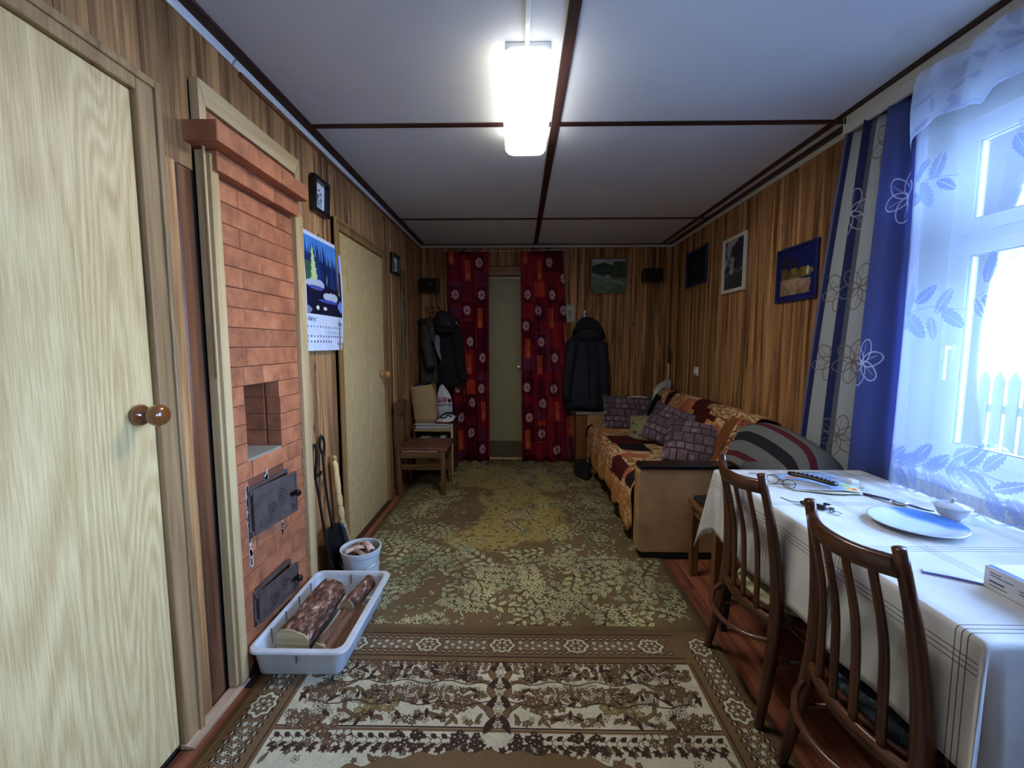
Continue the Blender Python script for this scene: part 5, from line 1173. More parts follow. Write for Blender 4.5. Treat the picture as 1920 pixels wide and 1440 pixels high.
# ================================================================ TABLE
TX0, TX1, TY0, TY1, TZ = .872, 1.500, .768, 1.868, .715
tb = thing('dining_table', 'rectangular dining table with dark legs under a checked cloth by the window', 'table', ((TX0+TX1)/2, (TY0+TY1)/2, 0))
tdm = plain('dark_blue_leg_paint', (26, 34, 52), .45, var=.1)
obj('tabletop', MB().box(TX0+.004, TX1-.004, TY0+.004, TY1-.004, TZ-.027, TZ-.004), wood('table_board', (90, 60, 36), (130, 90, 58), axis='Y'), tb, bev=.003)
obj('apron', MB().box(TX0+.07, TX1-.07, TY0+.08, TY0+.10, TZ-.10, TZ-.027).box(TX0+.07, TX1-.07, TY1-.10, TY1-.08, TZ-.10, TZ-.027).box(TX0+.07, TX0+.09, TY0+.10, TY1-.10, TZ-.10, TZ-.027).box(TX1-.09, TX1-.07, TY0+.10, TY1-.10, TZ-.10, TZ-.027), tdm, tb)
for lx, sx_ in ((TX0+.07, -1), (TX1-.07, 1)):
    for ly, sy_ in ((TY0+.08, -1), (TY1-.08, 1)):
        q = .020; ox, oy = sx_*.035, sy_*.03
        obj('leg', MB().hexa([(lx+ox-.013, ly+oy-.013, 0), (lx+ox+.013, ly+oy-.013, 0), (lx+ox+.013, ly+oy+.013, 0), (lx+ox-.013, ly+oy+.013, 0)], [(lx-q, ly-q, TZ-.03), (lx+q, ly-q, TZ-.03), (lx+q, ly+q, TZ-.03), (lx-q, ly+q, TZ-.03)]), tdm, tb, bev=.003)
t = NT('checked_linen'); uvn = t.n('TexCoord'); sx = t.n('SeparateXYZ'); t.l(uvn.outputs['UV'], sx.inputs[0])
def lines(out, period, offs):
    m = t.n('Math', operation='MODULO', i_1=period); ad_ = t.n('Math', operation='ADD', i_1=period*4); t.l(out, ad_.inputs[0]); t.l(ad_.outputs[0], m.inputs[0]); acc = None
    for o_ in offs:
        s_ = t.n('Math', operation='SUBTRACT', i_1=o_); t.l(m.outputs[0], s_.inputs[0]); ab = t.n('Math', operation='ABSOLUTE'); t.l(s_.outputs[0], ab.inputs[0])
        lt_ = t.n('Math', operation='LESS_THAN', i_1=.0011); t.l(ab.outputs[0], lt_.inputs[0])
        if acc is None: acc = lt_.outputs[0]
        else: mx_ = t.n('Math', operation='MAXIMUM'); t.l(acc, mx_.inputs[0]); t.l(lt_.outputs[0], mx_.inputs[1]); acc = mx_.outputs[0]
    return acc
la = lines(sx.outputs['X'], .30, [.135, .147, .159]); lb_ = lines(sx.outputs['Y'], .33, [.10, .112, .124])
mx_ = t.n('Math', operation='MAXIMUM'); t.l(la, mx_.inputs[0]); t.l(lb_, mx_.inputs[1])
n0 = t.n('TexNoise', i_Scale=7.0, i_Detail=4.0); t.l(uvn.outputs['UV'], n0.inputs['Vector'])
cc = t.ramp(n0.outputs[0], [(.35, L((196, 196, 194))), (.7, L((214, 214, 212)))])
mm = t.n('Mix', data_type='RGBA'); t.l(mx_.outputs[0], mm.inputs[0]); t.l(cc, mm.inputs[6]); mm.inputs[7].default_value = L((84, 86, 92)); t.l(mm.outputs[2], t.b.inputs['Base Color'])
t.b.inputs['Roughness'].default_value = .75; n2 = t.n('TexNoise', i_Scale=320.0); t.l(uvn.outputs['UV'], n2.inputs['Vector']); t.bump(n2.outputs[0], .25, .001)
OV = .285
def clothfn(U, V):
    x, y = U, V; dx = max(TX0-x, 0, x-TX1); dy = max(TY0-y, 0, y-TY1)
    sxn = -1 if x < TX0 else 1; syn = -1 if y < TY0 else 1
    if sxn > 0: dx_eff = min(dx, .03) if False else dx
    else: dx_eff = dx
    px = min(max(x, TX0), TX1); py = min(max(y, TY0), TY1); l = math.hypot(dx_eff, dy)
    if l < 1e-9: return (px, py, TZ)
    rr_ = .008; dr = l if l > rr_*1.57 else l; out = rr_*min(1, l/rr_/1.57); z = TZ-max(0, l-rr_*.57)
    if dx_eff > 0 and dy > 0:
        th = math.atan2(dy, dx_eff); l = min(l, .385); z = TZ-max(0, l-rr_*.57); fold = math.sin(2*th)*l*(.36 if syn < 0 else .20)
        return (px+sxn*(out*math.cos(th)+fold*.75), py+syn*(out*math.sin(th)+fold*.62), z+.0*l)
    if dx_eff > 0:
        w_ = .010*(dx_eff/OV)*(math.sin(y*13)+.6*math.sin(y*29+1))+.03*dx_eff; return (px+sxn*(out+w_), py, z)
    w_ = .012*(dy/OV)*(math.sin(x*15+1)+.5*math.sin(x*33))+.06*dy; return (px, py+syn*(out+w_), z)
def axv(a, b, ov0, ov1):
    l = [a-ov0+ov0*i/16 for i in range(16)]+[a-.012, a-.006, a]+[a+(b-a)*i/20 for i in range(1, 20)]+[b, b+.006, b+.012]+[b+ov1*i/16 for i in range(1, 17)]
    return sorted(l)
XS = axv(TX0, TX1, OV, .10); YS = axv(TY0, TY1, OV, .30)
m = MB(); m.add([clothfn(x, y) for y in YS for x in XS], [(j*len(XS)+i, j*len(XS)+i+1, (j+1)*len(XS)+i+1, (j+1)*len(XS)+i) for j in range(len(YS)-1) for i in range(len(XS)-1)], [(x-.06, y-.03) for y in YS for x in XS])
tag(obj('tablecloth', m, t.m, smooth=True, solid=.0016), 'pale linen tablecloth with thin dark triple checks draped over the dining table', 'tablecloth')
TT = TZ+.0016

# ================================================================ DINING CHAIRS
cwd = wood('dark_chair_wood', (46, 24, 16), (88, 52, 34), rough=.28, rv=.05, coat=.25)
cwx = wood('dark_chair_wood_cross', (46, 24, 16), (88, 52, 34), axis='Y', rough=.28, rv=.05, coat=.25)
def dining_chair(label, loc, padm, padlabel):
    t_ = thing('dining_chair', label, 'chair', loc, 'dark slatted chairs at the table')
    def part(nm, mb, m_, **k):
        o = obj(nm, mb, m_, t_, local=True, **k); return o
    def post(s):
        return spline([(-.213, s*.193, 0), (-.182, s*.180, .18), (-.160, s*.168, .36), (-.160, s*.160, .50), (-.180, s*.148, .68), (-.215, s*.137, .848)], 22)
    for s in (-1, 1):
        P_ = post(s); part('back_post', MB().tube(P_, [(.013+.007*math.sin(min(1, i/22*1.15)*PI), .0145+.008*math.sin(min(1, i/22*1.1)*PI)) for i in range(23)], 12, sq=(1, 0, 0)), cwd, smooth=True)
        part('leg', MB().tube(spline([(.205, s*.175, 0), (.198, s*.172, .2), (.188, s*.165, .365)], 8), [.0105+.0012*i for i in range(9)], 12), cwd, smooth=True)
    top = spline([(-.206, -.138, .805), (-.238, -.07, .798), (-.248, 0, .796), (-.238, .07, .798), (-.206, .138, .805)], 16)
    part('top_rail', MB().tube(top, [(.013, .024)]*17, 12, sq=(1, 0, 0)), cwx, smooth=True)
    low = spline([(-.162, -.165, .352), (-.19, -.08, .352), (-.198, 0, .352), (-.19, .08, .352), (-.162, .165, .352)], 16)
    part('seat_back_rail', MB().tube(low, [(.012, .022)]*17, 10, sq=(1, 0, 0)), cwx, smooth=True)
    for y in (-.092, -.031, .031, .092):
        k = 1-(y/.14)**2; xt = -.212-.036*k; xl = -.168-.030*k
        part('slat', MB().tube(spline([(xl, y*1.08, .355), ((xt+xl)/2+.016, y*1.04, .60), (xt, y, .80)], 12), [(.007, .0135)]*13, 10, sq=(1, 0, 0)), cwd, smooth=True)
    def ell(a, bx, by, x0=0.0): return (x0+bx*math.cos(a), by*math.sin(a))
    ring = []
    for k in range(40):
        a_ = 2*PI*k/40; ca, sa = math.cos(a_), math.sin(a_); ring.append((.015+.195*math.copysign(abs(ca)**.7, ca), .185*math.copysign(abs(sa)**.75, sa)))
    part('seat_frame', MB().prism(ring, 'Z', .340, .373), cwx, bev=.006)
    m = MB(); nr = [(1, .3735), (1.0, .383), (.96, .391), (.8, .396), (.4, .399), (0.02, .400)]
    m.add([((p[0]-.015)*r_*.93+.015, p[1]*r_*.93, z) for r_, z in nr for p in ring], [(i*40+k, i*40+(k+1) % 40, (i+1)*40+(k+1) % 40, (i+1)*40+k) for i in range(5) for k in range(40)]+[tuple(5*40+k for k in range(40)), tuple(range(40))[::-1]])
    o = part('seat_pad', m, padm, smooth=True); o['label'] = padlabel
    hp = spline([(-.172, -.172, .300), (-.225, -.13, .290), (-.265, -.05, .284), (-.265, .05, .284), (-.225, .13, .290), (-.172, .172, .300)], 24)
    part('hoop_stretcher', MB().tube(hp, [(.008, .010)]*25, 10, sq=(0, 0, 1)), cwx, smooth=True)
    part('stretcher', MB().tube([(-.17, -.170, .22), (.198, -.172, .22)], .008, 8).tube([(-.17, .170, .22), (.198, .172, .22)], .008, 8).tube([(.01, -.17, .22), (.01, .17, .22)], .008, 8), cwd, smooth=True)
    return t_
c = Cv(.4, .4, 500, (178, 172, 132)); rr = random.Random(31)
for i in range(16):
    x, y = rr.uniform(.03, .37), rr.uniform(.03, .37); c.flower(x, y, .035, 6, (196, 190, 150), (96, 86, 66)); c.flower(x, y, .018, 5, (178, 172, 132), (96, 86, 66)); c.leaf(x+.04, y, .03, .01, rr.random()*6, (150, 150, 96), (96, 86, 66))
def padmat(name, c):
    t = NT(name); tc = t.n('TexCoord'); mp_ = t.n('Mapping'); mp_.inputs['Scale'].default_value = (2.5, 2.5, 1); mp_.inputs['Location'].default_value = (.5, .5, 0)
    ti = t.n('TexImage'); ti.image = image(name, c.a); t.l(tc.outputs['Object'], mp_.inputs[0]); t.l(mp_.outputs[0], ti.inputs[0]); t.l(ti.outputs[0], t.b.inputs['Base Color']); t.b.inputs['Roughness'].default_value = .85; return t.m
pm1 = padmat('cream_rose_pad', c)
c = Cv(.4, .4, 500, (24, 32, 46)); rr = random.Random(32)
for i in range(70): c.leaf(rr.uniform(0, .4), rr.uniform(0, .4), rr.uniform(.012, .03), .008, rr.random()*6, rr.choice([(96, 104, 96), (62, 84, 96), (120, 112, 84), (44, 66, 84)]))
for i in range(12): c.line([(rr.uniform(0, .4), rr.uniform(0, .4)), (rr.uniform(0, .4), rr.uniform(0, .4))], .002, (92, 100, 84), .6)
pm2 = padmat('navy_leaf_pad', c)
dining_chair('dark slat-back chair farther from the camera, cream rose seat pad, at the table', (1.0, 1.508, 0), pm1, 'cream seat pad with roses')
dining_chair('nearest dark slat-back chair with navy leaf seat pad, at the table', (1.0, 1.0, 0), pm2, 'dark navy seat pad with leaves')

# ================================================================ THINGS ON THE TABLE
cer = plain('glazed_white', (206, 214, 226), .08, var=.01, coat=.5)
c = Cv(.25, .25, 900, (214, 222, 234)); yy, xx = np.mgrid[0:c.H, 0:c.W]/900.0-.125; n1 = vnoise(c.H, c.W, 4, 81)
k = np.clip((xx*.9+yy*.35-.042+(n1-.5)*.03)*40, 0, 1); c.a = c.a*(1-k[..., None])+np.array((48, 118, 206))*k[..., None]
k = (np.clip(1-np.hypot((xx+.00)/.075, (yy+.01)/.06), 0, 1)*1.6).clip(0, .8)*(n1 > .35); c.a = c.a*(1-k[..., None])+np.array((206, 228, 236))*k[..., None]
t = NT('blue_brushed_glaze'); tc = t.n('TexCoord'); mp_ = t.n('Mapping'); mp_.inputs['Scale'].default_value = (4, 4, 1); mp_.inputs['Location'].default_value = (.5, .5, 0); ti = t.n('TexImage'); ti.image = image('plate_glaze', c.a); t.l(tc.outputs['Object'], mp_.inputs[0]); t.l(mp_.outputs[0], ti.inputs[0]); t.l(ti.outputs[0], t.b.inputs['Base Color']); t.b.inputs['Roughness'].default_value = .08; t.b.inputs['Coat Weight'].default_value = .5
pl = obj('plate', MB().lathe([(0, .002), (.05, 0), (.060, .0), (.066, .004), (.085, .007), (.116, .015), (.1165, .018), (.113, .0178), (.086, .0105), (.070, .0065), (.05, .004), (0, .004)][::1], (1.205, 1.278, TT), 'Z', 56), t.m, smooth=True)
tag(pl, 'white round plate with a brushed blue edge on the tablecloth', 'plate')
sb = thing('sugar_bowl', 'small white lidded china bowl on the table near the window', 'bowl', (1.372, 1.340, TT))
obj('bowl', MB().lathe([(0, .001), (.022, 0), (.024, .004), (.034, .014), (.042, .030), (.044, .038), (.049, .041), (.047, .042), (.041, .039), (.0, .035)], (1.372, 1.340, TT), 'Z', 32), cer, sb, smooth=True)
li_ = obj('lid', MB().lathe([(.044, .0405), (.042, .043), (.030, .049), (.012, .053), (.0, .054)], (1.372, 1.340, TT), 'Z', 32), cer, sb, smooth=True)
obj('lid_knob', MB().lathe([(.005, .053), (.004, .057), (.009, .061), (.007, .066), (0, .067)], (1.372, 1.340, TT), 'Z', 16), cer, li_, smooth=True)
wt_ = thing('wristwatch', 'dark blue wristwatch with open strap beside the plate', 'watch', (1.31, 1.45, TT))
strap = plain('dark_blue_strap', (38, 34, 66), .45)
def ribbon(p, w_, th):
    m = MB(); sp_ = spline(p, 14); vs = []
    for i, q in enumerate(sp_):
        q = Vector(q); d_ = (Vector(sp_[min(i+1, 14)])-Vector(sp_[max(i-1, 0)])); n_ = Vector((-d_.y, d_.x, 0)).normalized()*w_/2
        vs += [q-n_, q+n_, q+n_+Vector((0, 0, th)), q-n_+Vector((0, 0, th))]
    fs = [(i*4+k, i*4+(k+1) % 4, (i+1)*4+(k+1) % 4, (i+1)*4+k) for i in range(14) for k in range(4)]+[(3, 2, 1, 0), (56, 57, 58, 59)]
    return m.add(vs, fs)
obj('strap', ribbon([(1.268, 1.565, TT+.001), (1.285, 1.52, TT+.004), (1.302, 1.48, TT+.006)], .019, .003), strap, wt_, bev=.001)
obj('strap', ribbon([(1.325, 1.435, TT+.006), (1.325, 1.39, TT+.010), (1.318, 1.35, TT+.018)], .018, .003), strap, wt_, bev=.001)
obj('case', MB().lathe([(.0, .002), (.019, .002), (.021, .005), (.021, .010), (.018, .012), (0, .012)], (1.315, 1.458, TT), 'Z', 28), M['chrome'], wt_, smooth=False, bev=.0005)
obj('dial', MB().lathe([(0.017, .0122), (.017, .013), (0, .0132)], (1.315, 1.458, TT), 'Z', 28), plain('dial', (190, 200, 216), .1), wt_)
bx = thing('carton', 'small white cardboard medicine box with blue edge on the near table corner', 'box', (1.13, .86, TT))
obj('carton_body', MB().box(1.064, 1.195, .76, .955, TT, TT+.050), plain('white_card', (206, 208, 214), .6), bx, bev=.0015)
obj('blue_panel', MB().box(1.068, 1.078, .762, .953, TT+.0498, TT+.0506), plain('blue_print', (34, 70, 168), .5), bx)
pr_ = plain('grey_print', (96, 98, 108), .6)
for (yy_, zz, l_, h_) in ((.943, .038, .022, .002), (.943, .032, .046, .002), (.943, .018, .030, .004), (.943, .010, .036, .0018), (.885, .026, .038, .0022), (.885, .020, .040, .0018), (.82, .030, .034, .0022), (.82, .024, .036, .0018)):
    obj('printed_line', MB().box(1.0634, 1.0641, yy_-l_, yy_, TT+zz, TT+zz+h_), pr_, bx)
tp = thing('wrapped_pen', 'slim white wrapped packet with violet edge between chair and box', 'packet', (1.03, .98, TT))
obj('packet', ribbon([(.985, 1.018, TT+.0005), (1.03, .99, TT+.002), (1.075, .962, TT+.001)], .018, .003), plain('foil_wrap', (206, 210, 226), .25), tp, bev=.001)
obj('violet_edge', MB().tube([(.975, 1.008, TT+.002), (1.02, .981, TT+.0025), (1.068, .952, TT+.002)], .0016, 6), plain('violet', (60, 44, 150), .5), tp)
# magazine
c = Cv(.30, .22, 700, (190, 200, 210)); rr = random.Random(41)
c.rect(0, .30, .12, .22, (150, 182, 214)); c.rect(.03, .12, .15, .17, (214, 120, 96)); c.rect(.16, .25, .10, .16, (120, 150, 196)); c.rect(.20, .26, .05, .09, (146, 190, 120)); c.rect(.22, .29, .01, .045, (230, 170, 70)); c.rect(.02, .16, .01, .10, (206, 214, 222))
for i in range(9): c.rect(.03, .15, .015+i*.009, .018+i*.009, (120, 130, 150), .8)
for i in range(12): c.rect(.14+.0, .22, .012+i*.008, .016+i*.008, (70, 96, 150), .7)
c.leaf(.27, .03, .02, .01, .5, (214, 96, 40)); c.leaf(.24, .13, .03, .008, .3, (226, 160, 110))
mg = thing('magazine', 'colourful folded newspaper under the black remote at the far end of the table', 'newspaper', (1.18, 1.70, TT))
mc = [[(1.035, 1.60, TT+.004), (1.12, 1.57, TT+.010), (1.20, 1.555, TT+.014), (1.255, 1.55, TT+.008)], [(1.05, 1.68, TT+.006), (1.14, 1.66, TT+.018), (1.22, 1.65, TT+.02), (1.30, 1.65, TT+.010)], [(1.07, 1.79, TT+.002), (1.17, 1.80, TT+.008), (1.26, 1.81, TT+.008), (1.345, 1.82, TT+.003)]]
mp1 = patch(mc, 24, 16)
obj('front_page', MB().grid(mp1, 24, 16), imat('newspaper_print', c.a, .5, spec=.4), mg, smooth=True, solid=.0012)
obj('inner_pages', MB().grid(lambda u, v: tuple(np.array(mp1(u, v))*np.array((1, 1, 0))+np.array((.0, -.012+.006*math.sin(u*9), TT+.0016+(mp1(u, v)[2]-TT)*.35))), 24, 16), plain('yellowed_pages', (200, 196, 170), .7), mg, smooth=True, solid=.002)
rm = thing('remote_control', 'long black remote control lying on the newspaper', 'remote control', (1.13, 1.64, TT+.022))
rp_ = [(1.085, 1.705, TT+.034), (1.12, 1.655, TT+.038), (1.155, 1.60, TT+.036), (1.178, 1.565, TT+.033)]
obj('remote_body', MB().tube(spline(rp_, 12), [(.007, .010)]+[(.009, .019)]*10+[(.008, .017), (.005, .010)], 12, sq=(0, 0, 1)), M['black'], rm, smooth=True)
bt = MB(); S_ = spline(rp_, 12)
for i in range(2, 11):
    for q in (-.009, 0, .009):
        p = S_[i]; bt.box(p[0]+q*.8-.0022, p[0]+q*.8+.0022, p[1]+q*.55-.002, p[1]+q*.55+.002, p[2]+.008, p[2]+.0105)
obj('buttons', bt, plain('grey_buttons', (150, 156, 170), .5), rm)
gs = thing('eyeglasses', 'thin dark-rimmed eyeglasses lying left of the newspaper', 'glasses', (1.03, 1.66, TT))
wire = plain('dark_wire', (40, 40, 54), .3, metal=.5)
G = PM((1.028, 1.660, TT+.014), (.35, -.9, 0), (.25, .1, .55))
for s in (-1, 1):
    obj('rim', MB().tube([(s*.034+.026*math.cos(a_), .017*math.sin(a_), 0) for a_ in [2*PI*k/20 for k in range(21)]], .0014, 6, cap=False).xf(G), wire, gs, smooth=True)
    obj('lens', MB().lathe([(.0, 0), (.025, 0)], (0, 0, 0), 'Z', 24).xf(G @ Matrix.Translation((s*.034, 0, 0)) @ Matrix.Diagonal((1, .66, 1, 1))), M['glass'], gs)
    e0 = G @ Vector((s*.062, .008, 0)); obj('temple', MB().tube(spline([tuple(e0), (e0.x-.045 if s > 0 else e0.x-.02, e0.y+.03 if s > 0 else e0.y+.05, TT+.012), (e0.x-.075 if s > 0 else e0.x-.03, e0.y+.055 if s > 0 else e0.y+.085, TT+.003)], 10), .0014, 6), wire, gs, smooth=True)
obj('bridge', MB().tube([(-.009, .004, 0), (0, .007, 0), (.009, .004, 0)], .0014, 6).xf(G), wire, gs)
ky = thing('key_fob', 'black car key fob with metal ring beside the nearest chair top', 'keys', (1.0, 1.42, TT))
obj('fob', MB().tube(spline([(.972, 1.455, TT+.008), (1.0, 1.425, TT+.009), (1.022, 1.395, TT+.007)], 8), [(.004, .007)]+[(.007, .013)]*7+[(.004, .008)], 12, sq=(0, 0, 1)), M['black'], ky, smooth=True)
obj('key_ring', MB().tube([(1.034+.015*math.cos(a_), 1.372+.015*math.sin(a_), TT+.002+.002*math.sin(a_)) for a_ in [2*PI*k/20 for k in range(21)]], .0013, 6, cap=False), M['chrome'], ky, smooth=True)
obj('key', MB().box(-.004, .004, 0, .030, 0, .0025).box(-.009, .009, -.016, 0, 0, .003).xf(Matrix.Translation((1.02, 1.40, TT+.018)) @ Matrix.Rotation(2.2, 4, 'Z')), M['blackiron'], ky, bev=.0008)
obj('key', MB().box(-.004, .004, 0, .026, 0, .0025).box(-.008, .008, -.014, 0, 0, .003).xf(Matrix.Translation((1.045, 1.405, TT+.001)) @ Matrix.Rotation(2.7, 4, 'Z')), M['chrome'], ky, bev=.0008)
obj('lanyard', MB().tube(spline([(.975, 1.455, TT+.006), (.955, 1.485, TT+.001), (.945, 1.52, TT+.001)], 8), .0013, 5), M['black'], ky, smooth=True)
cg = thing('charger_cable', 'white cable with a small white plug lying right of the newspaper', 'cable', (1.31, 1.66, TT))
obj('cable', MB().tube(spline([(1.20, 1.81, TT+.012), (1.27, 1.775, TT+.016), (1.33, 1.72, TT+.002), (1.345, 1.66, TT+.002), (1.31, 1.60, TT+.002), (1.28, 1.60, TT+.008), (1.29, 1.68, TT+.018), (1.25, 1.74, TT+.018)], 50), .0018, 6), M['white'], cg, smooth=True)
obj('plug', MB().box(1.275, 1.305, 1.625, 1.655, TT+.012, TT+.030), M['white'], cg, bev=.004)
obj('plug', MB().box(1.305, 1.325, 1.600, 1.622, TT+.001, TT+.016), M['white'], cg, bev=.003)

# ================================================================ WINDOW CURTAINS
pe = thing('curtain_cornice', 'long pale two-part curtain rail fascia above the window', 'curtain rail', (1.53, .6, 2.225))
obj('fascia', MB().box(1.497, 1.512, YF+.01, 2.11, 2.228, 2.275), M['greywhite'], pe, bev=.002)
obj('upper_fascia', MB().box(1.503, 1.516, YF+.01, 2.118, 2.278, 2.312), M['greywhite'], pe, bev=.002)
obj('rail', MB().box(1.512, 1.598, YF+.01, 2.10, 2.285, 2.312), M['greywhite'], pe, bev=.002)
obj('end_cap', MB().box(1.503, 1.598, 2.10, 2.122, 2.24, 2.312), M['white'], pe, bev=.003)
CW, CH = 1.05, 1.62
c = Cv(CW, 2.2, 420, (206, 212, 214)); NVY = (56, 64, 112); BLU = (70, 96, 186)
for x0_, x1_, cc in ((0, .03, (120, 126, 168)), (.03, .06, NVY), (.25, .35, NVY), (.35, .375, (120, 124, 136)), (.53, 1.05, (92, 108, 166))):
    c.rect(x0_, x1_, 0, 2.2, cc)
def lineflower(x, y, r_, col, w_):
    for k in range(6):
        a = k*PI/3+.3; pts = []
        for q in range(15):
            t1 = q/14*2*PI; u_ = r_*(.5-.5*math.cos(t1)); v_ = r_*.30*math.sin(t1); pts.append((x+u_*math.cos(a)-v_*math.sin(a), y+u_*math.sin(a)+v_*math.cos(a)))
        c.line(pts, w_, col)
        c.line([(x, y), (x+r_*.8*math.cos(a+.1), y+r_*.8*math.sin(a+.1))], w_*.5, col)
for y, xx_ in ((.14, [.98]), (.93, [.16, .44, .64]), (.50, [.40]), (1.34, [.16, .42]), (1.74, [.30, .80]), (2.05, [.5])):
    for x_ in xx_:
        wh_ = (.25 < x_ < .35) or x_ > .50
        lineflower(x_, y, .125, (214, 218, 232) if wh_ else (150, 142, 136), .006)
cur = imat('striped_curtain_cloth', c.a, .8, trans=.5)
def curt(u, v):
    zt = 2.235; z = .42+(zt-.42)*v
    ytop = 2.095-.40*u; ybot = 2.30-.62*u
    f = v**1.4; y = ybot+(ytop-ybot)*f
    x = 1.507-.0*v-(.026+.010*(1-v))*math.sin(2*PI*(3.3*u**.9)+.6+v*.3)*(1-.7*max(0, (u-.66)/.34))-.008*math.sin(2*PI*7*u+2)
    if v < .30 and u < .5: x -= .0
    return (x+.02, y, z)
tag(obj('window_curtain', MB().grid(curt, 110, 40, lambda u, v: (u, v)), cur, smooth=True, solid=.0015), 'white and blue striped curtain with line-drawn flowers at the left edge of the window', 'curtain')
# sheer: print carries colour, a second raster carries how densely the leaves are woven
def sheermat(name, c, lo, hi):
    t = NT(name); uvn = t.n('TexCoord'); ti = t.n('TexImage'); ti.image = image(name, c.a); ti.image.colorspace_settings.name = 'Non-Color'; t.l(uvn.outputs['UV'], ti.inputs[0])
    mr = t.n('MapRange', i_3=lo, i_4=hi); t.l(ti.outputs[0], mr.inputs[0])
    df = t.n('BsdfDiffuse'); df.inputs[0].default_value = L((224, 230, 240)); tr = t.n('BsdfTranslucent'); t.l(t.ramp(ti.outputs[0], [(.0, L((226, 234, 248))), (.5, L((96, 116, 156)))]), tr.inputs[0]); m1 = t.n('MixShader', i_Fac=.62); t.l(df.outputs[0], m1.inputs[1]); t.l(tr.outputs[0], m1.inputs[2])
    tp_ = t.n('BsdfTransparent'); tp_.inputs[0].default_value = (.93, .96, 1, 1); m2 = t.n('MixShader'); t.l(mr.outputs[0], m2.inputs[0]); t.l(tp_.outputs[0], m2.inputs[1]); t.l(m1.outputs[0], m2.inputs[2]); t.l(m2.outputs[0], t.out.inputs[0]); return t.m
c = Cv(2.4, 1.75, 420, (0, 0, 0)); rr = random.Random(51)
def jag(x, y, l_, w_, ang, g):
    ca, sa = math.cos(ang), math.sin(ang)
    def fn(X, Y):
        u_ = (X*ca+Y*sa)/l_; v_ = -X*sa+Y*ca; uu = np.clip(u_, -1, 1)
        wd = w_*(1-uu*uu)**.7*(1-.25*u_)*(.88+.12*np.sin(u_*20)); d_ = np.where(np.abs(u_) < 1, np.abs(v_)-wd, 1.); return np.where(np.abs(v_) < .0016, .002, d_)
    c.shape(x, y, l_, fn, (g,)*3)
def cluster(x, y, n, R_):
    for i in range(n):
        l_ = rr.uniform(.040, .060); sg = 1 if i % 2 else -1; jag(x-R_*1.2+2.4*R_*i/n, y+sg*R_*rr.uniform(.25, .75), l_, l_*.46, sg*rr.uniform(.3, 1.4), rr.choice([110, 160, 220]))
    c.line([(x-R_*1.3, y-.02), (x, y+.01), (x+R_*1.2, y-.01)], .004, (130,)*3)
for i in range(9): cluster(.13+i*.29, .90+.05*(i % 2), 7, .095)
for i in range(7): cluster(.10+i*.38, 1.36+.04*(i % 2), 5, .07)
for i in range(16): cluster(.05+i*.155, .305+.03*(i % 3), 6, .07)
for i in range(30): c.line([(i*.08, .235), (i*.08+.04, .215), (i*.08+.08, .235)], .005, (255,)*3)
sheer = sheermat('leaf_voile', c, .24, .80)
def sheerf(u, v):
    y = 1.705-2.25*u; w_ = 1.0-v
    return (1.478+.013*math.sin(y*22+.5*math.sin(v*3))+.006*math.sin(y*51+v*4)+.01*w_*math.sin(y*8), y+.0*v+(.04-.07*(1-v)*0)*(v if u < .01 else 0)*0, .50+1.735*v)
tag(obj('sheer_curtain', MB().grid(sheerf, 200, 24, lambda u, v: (u, v)), sheer, smooth=True), 'transparent white voile curtain with woven leaves in front of the window', 'curtain')
c = Cv(2.4, .3, 400, (60, 60, 60)); rr = random.Random(52)
for i in range(90): c.leaf(rr.uniform(0, 2.4), rr.uniform(.02, .28), rr.uniform(.02, .05), .01, rr.random()*6, (170,)*3)
for i in range(60): c.line([(i*.04, .012), (i*.04+.02, .02), (i*.04+.04, .012)], .006, (255,)*3)
val = sheermat('valance_voile', c, .45, .8)
def valf(u, v):
    y = 1.70-2.25*u; sc0 = .045*abs(math.sin(u*PI*8.5))+.03*math.sin(u*11); z0 = 1.985+sc0
    return (1.445+.016*math.sin(y*30)+.008*math.sin(y*67)-.012*math.sin(v*PI), y, z0+(2.232-z0)*v)
tag(obj('valance', MB().grid(valf, 240, 10, lambda u, v: (u, v)), val, smooth=True), 'short gathered white voile valance with wavy lower edge above the window', 'valance')

# ================================================================ IN FRONT OF THE STOVE
trm = plain('white_tray_plastic', (204, 210, 216), .38, var=.05, sc_=9, spec=.4)
ty = thing('firewood_tray', 'long white plastic tray holding firewood in front of the brick stove', 'tray', (-.84, 1.78, .005))
def rrect(x0, x1, y0, y1, r_, z):
    o = []
    for cx_, cy_, a0 in ((x1-r_, y1-r_, 0), (x0+r_, y1-r_, PI/2), (x0+r_, y0+r_, PI), (x1-r_, y0+r_, 1.5*PI)):
        o += [(cx_+r_*math.cos(a0+q*PI/8), cy_+r_*math.sin(a0+q*PI/8), z) for q in range(5)]
    return o
R_ = [rrect(-1.005, -.682, 1.52, 2.03, .03, .006), rrect(-1.012, -.664, 1.498, 2.05, .035, .108), rrect(-1.020, -.645, 1.482, 2.062, .04, .112), rrect(-1.022, -.641, 1.478, 2.066, .042, .118), rrect(-1.020, -.645, 1.482, 2.062, .04, .127), rrect(-1.010, -.668, 1.502, 2.046, .034, .128), rrect(-1.004, -.676, 1.510, 2.040, .03, .115), rrect(-.997, -.690, 1.53, 2.02, .03, .014)]
m = MB(); n = 20; m.add([p for r_ in R_ for p in r_], [(i*n+k, i*n+(k+1) % n, (i+1)*n+(k+1) % n, (i+1)*n+k) for i in range(7) for k in range(n)]+[tuple(range(n))[::-1], tuple(7*n+k for k in range(n))])
obj('tray_body', m, trm, ty, smooth=False, bev=.0025)
rib = MB()
for i in range(4): y = 1.62+i*.11; rib.box(-1.008, -1.0, y, y+.004, .03, .12)
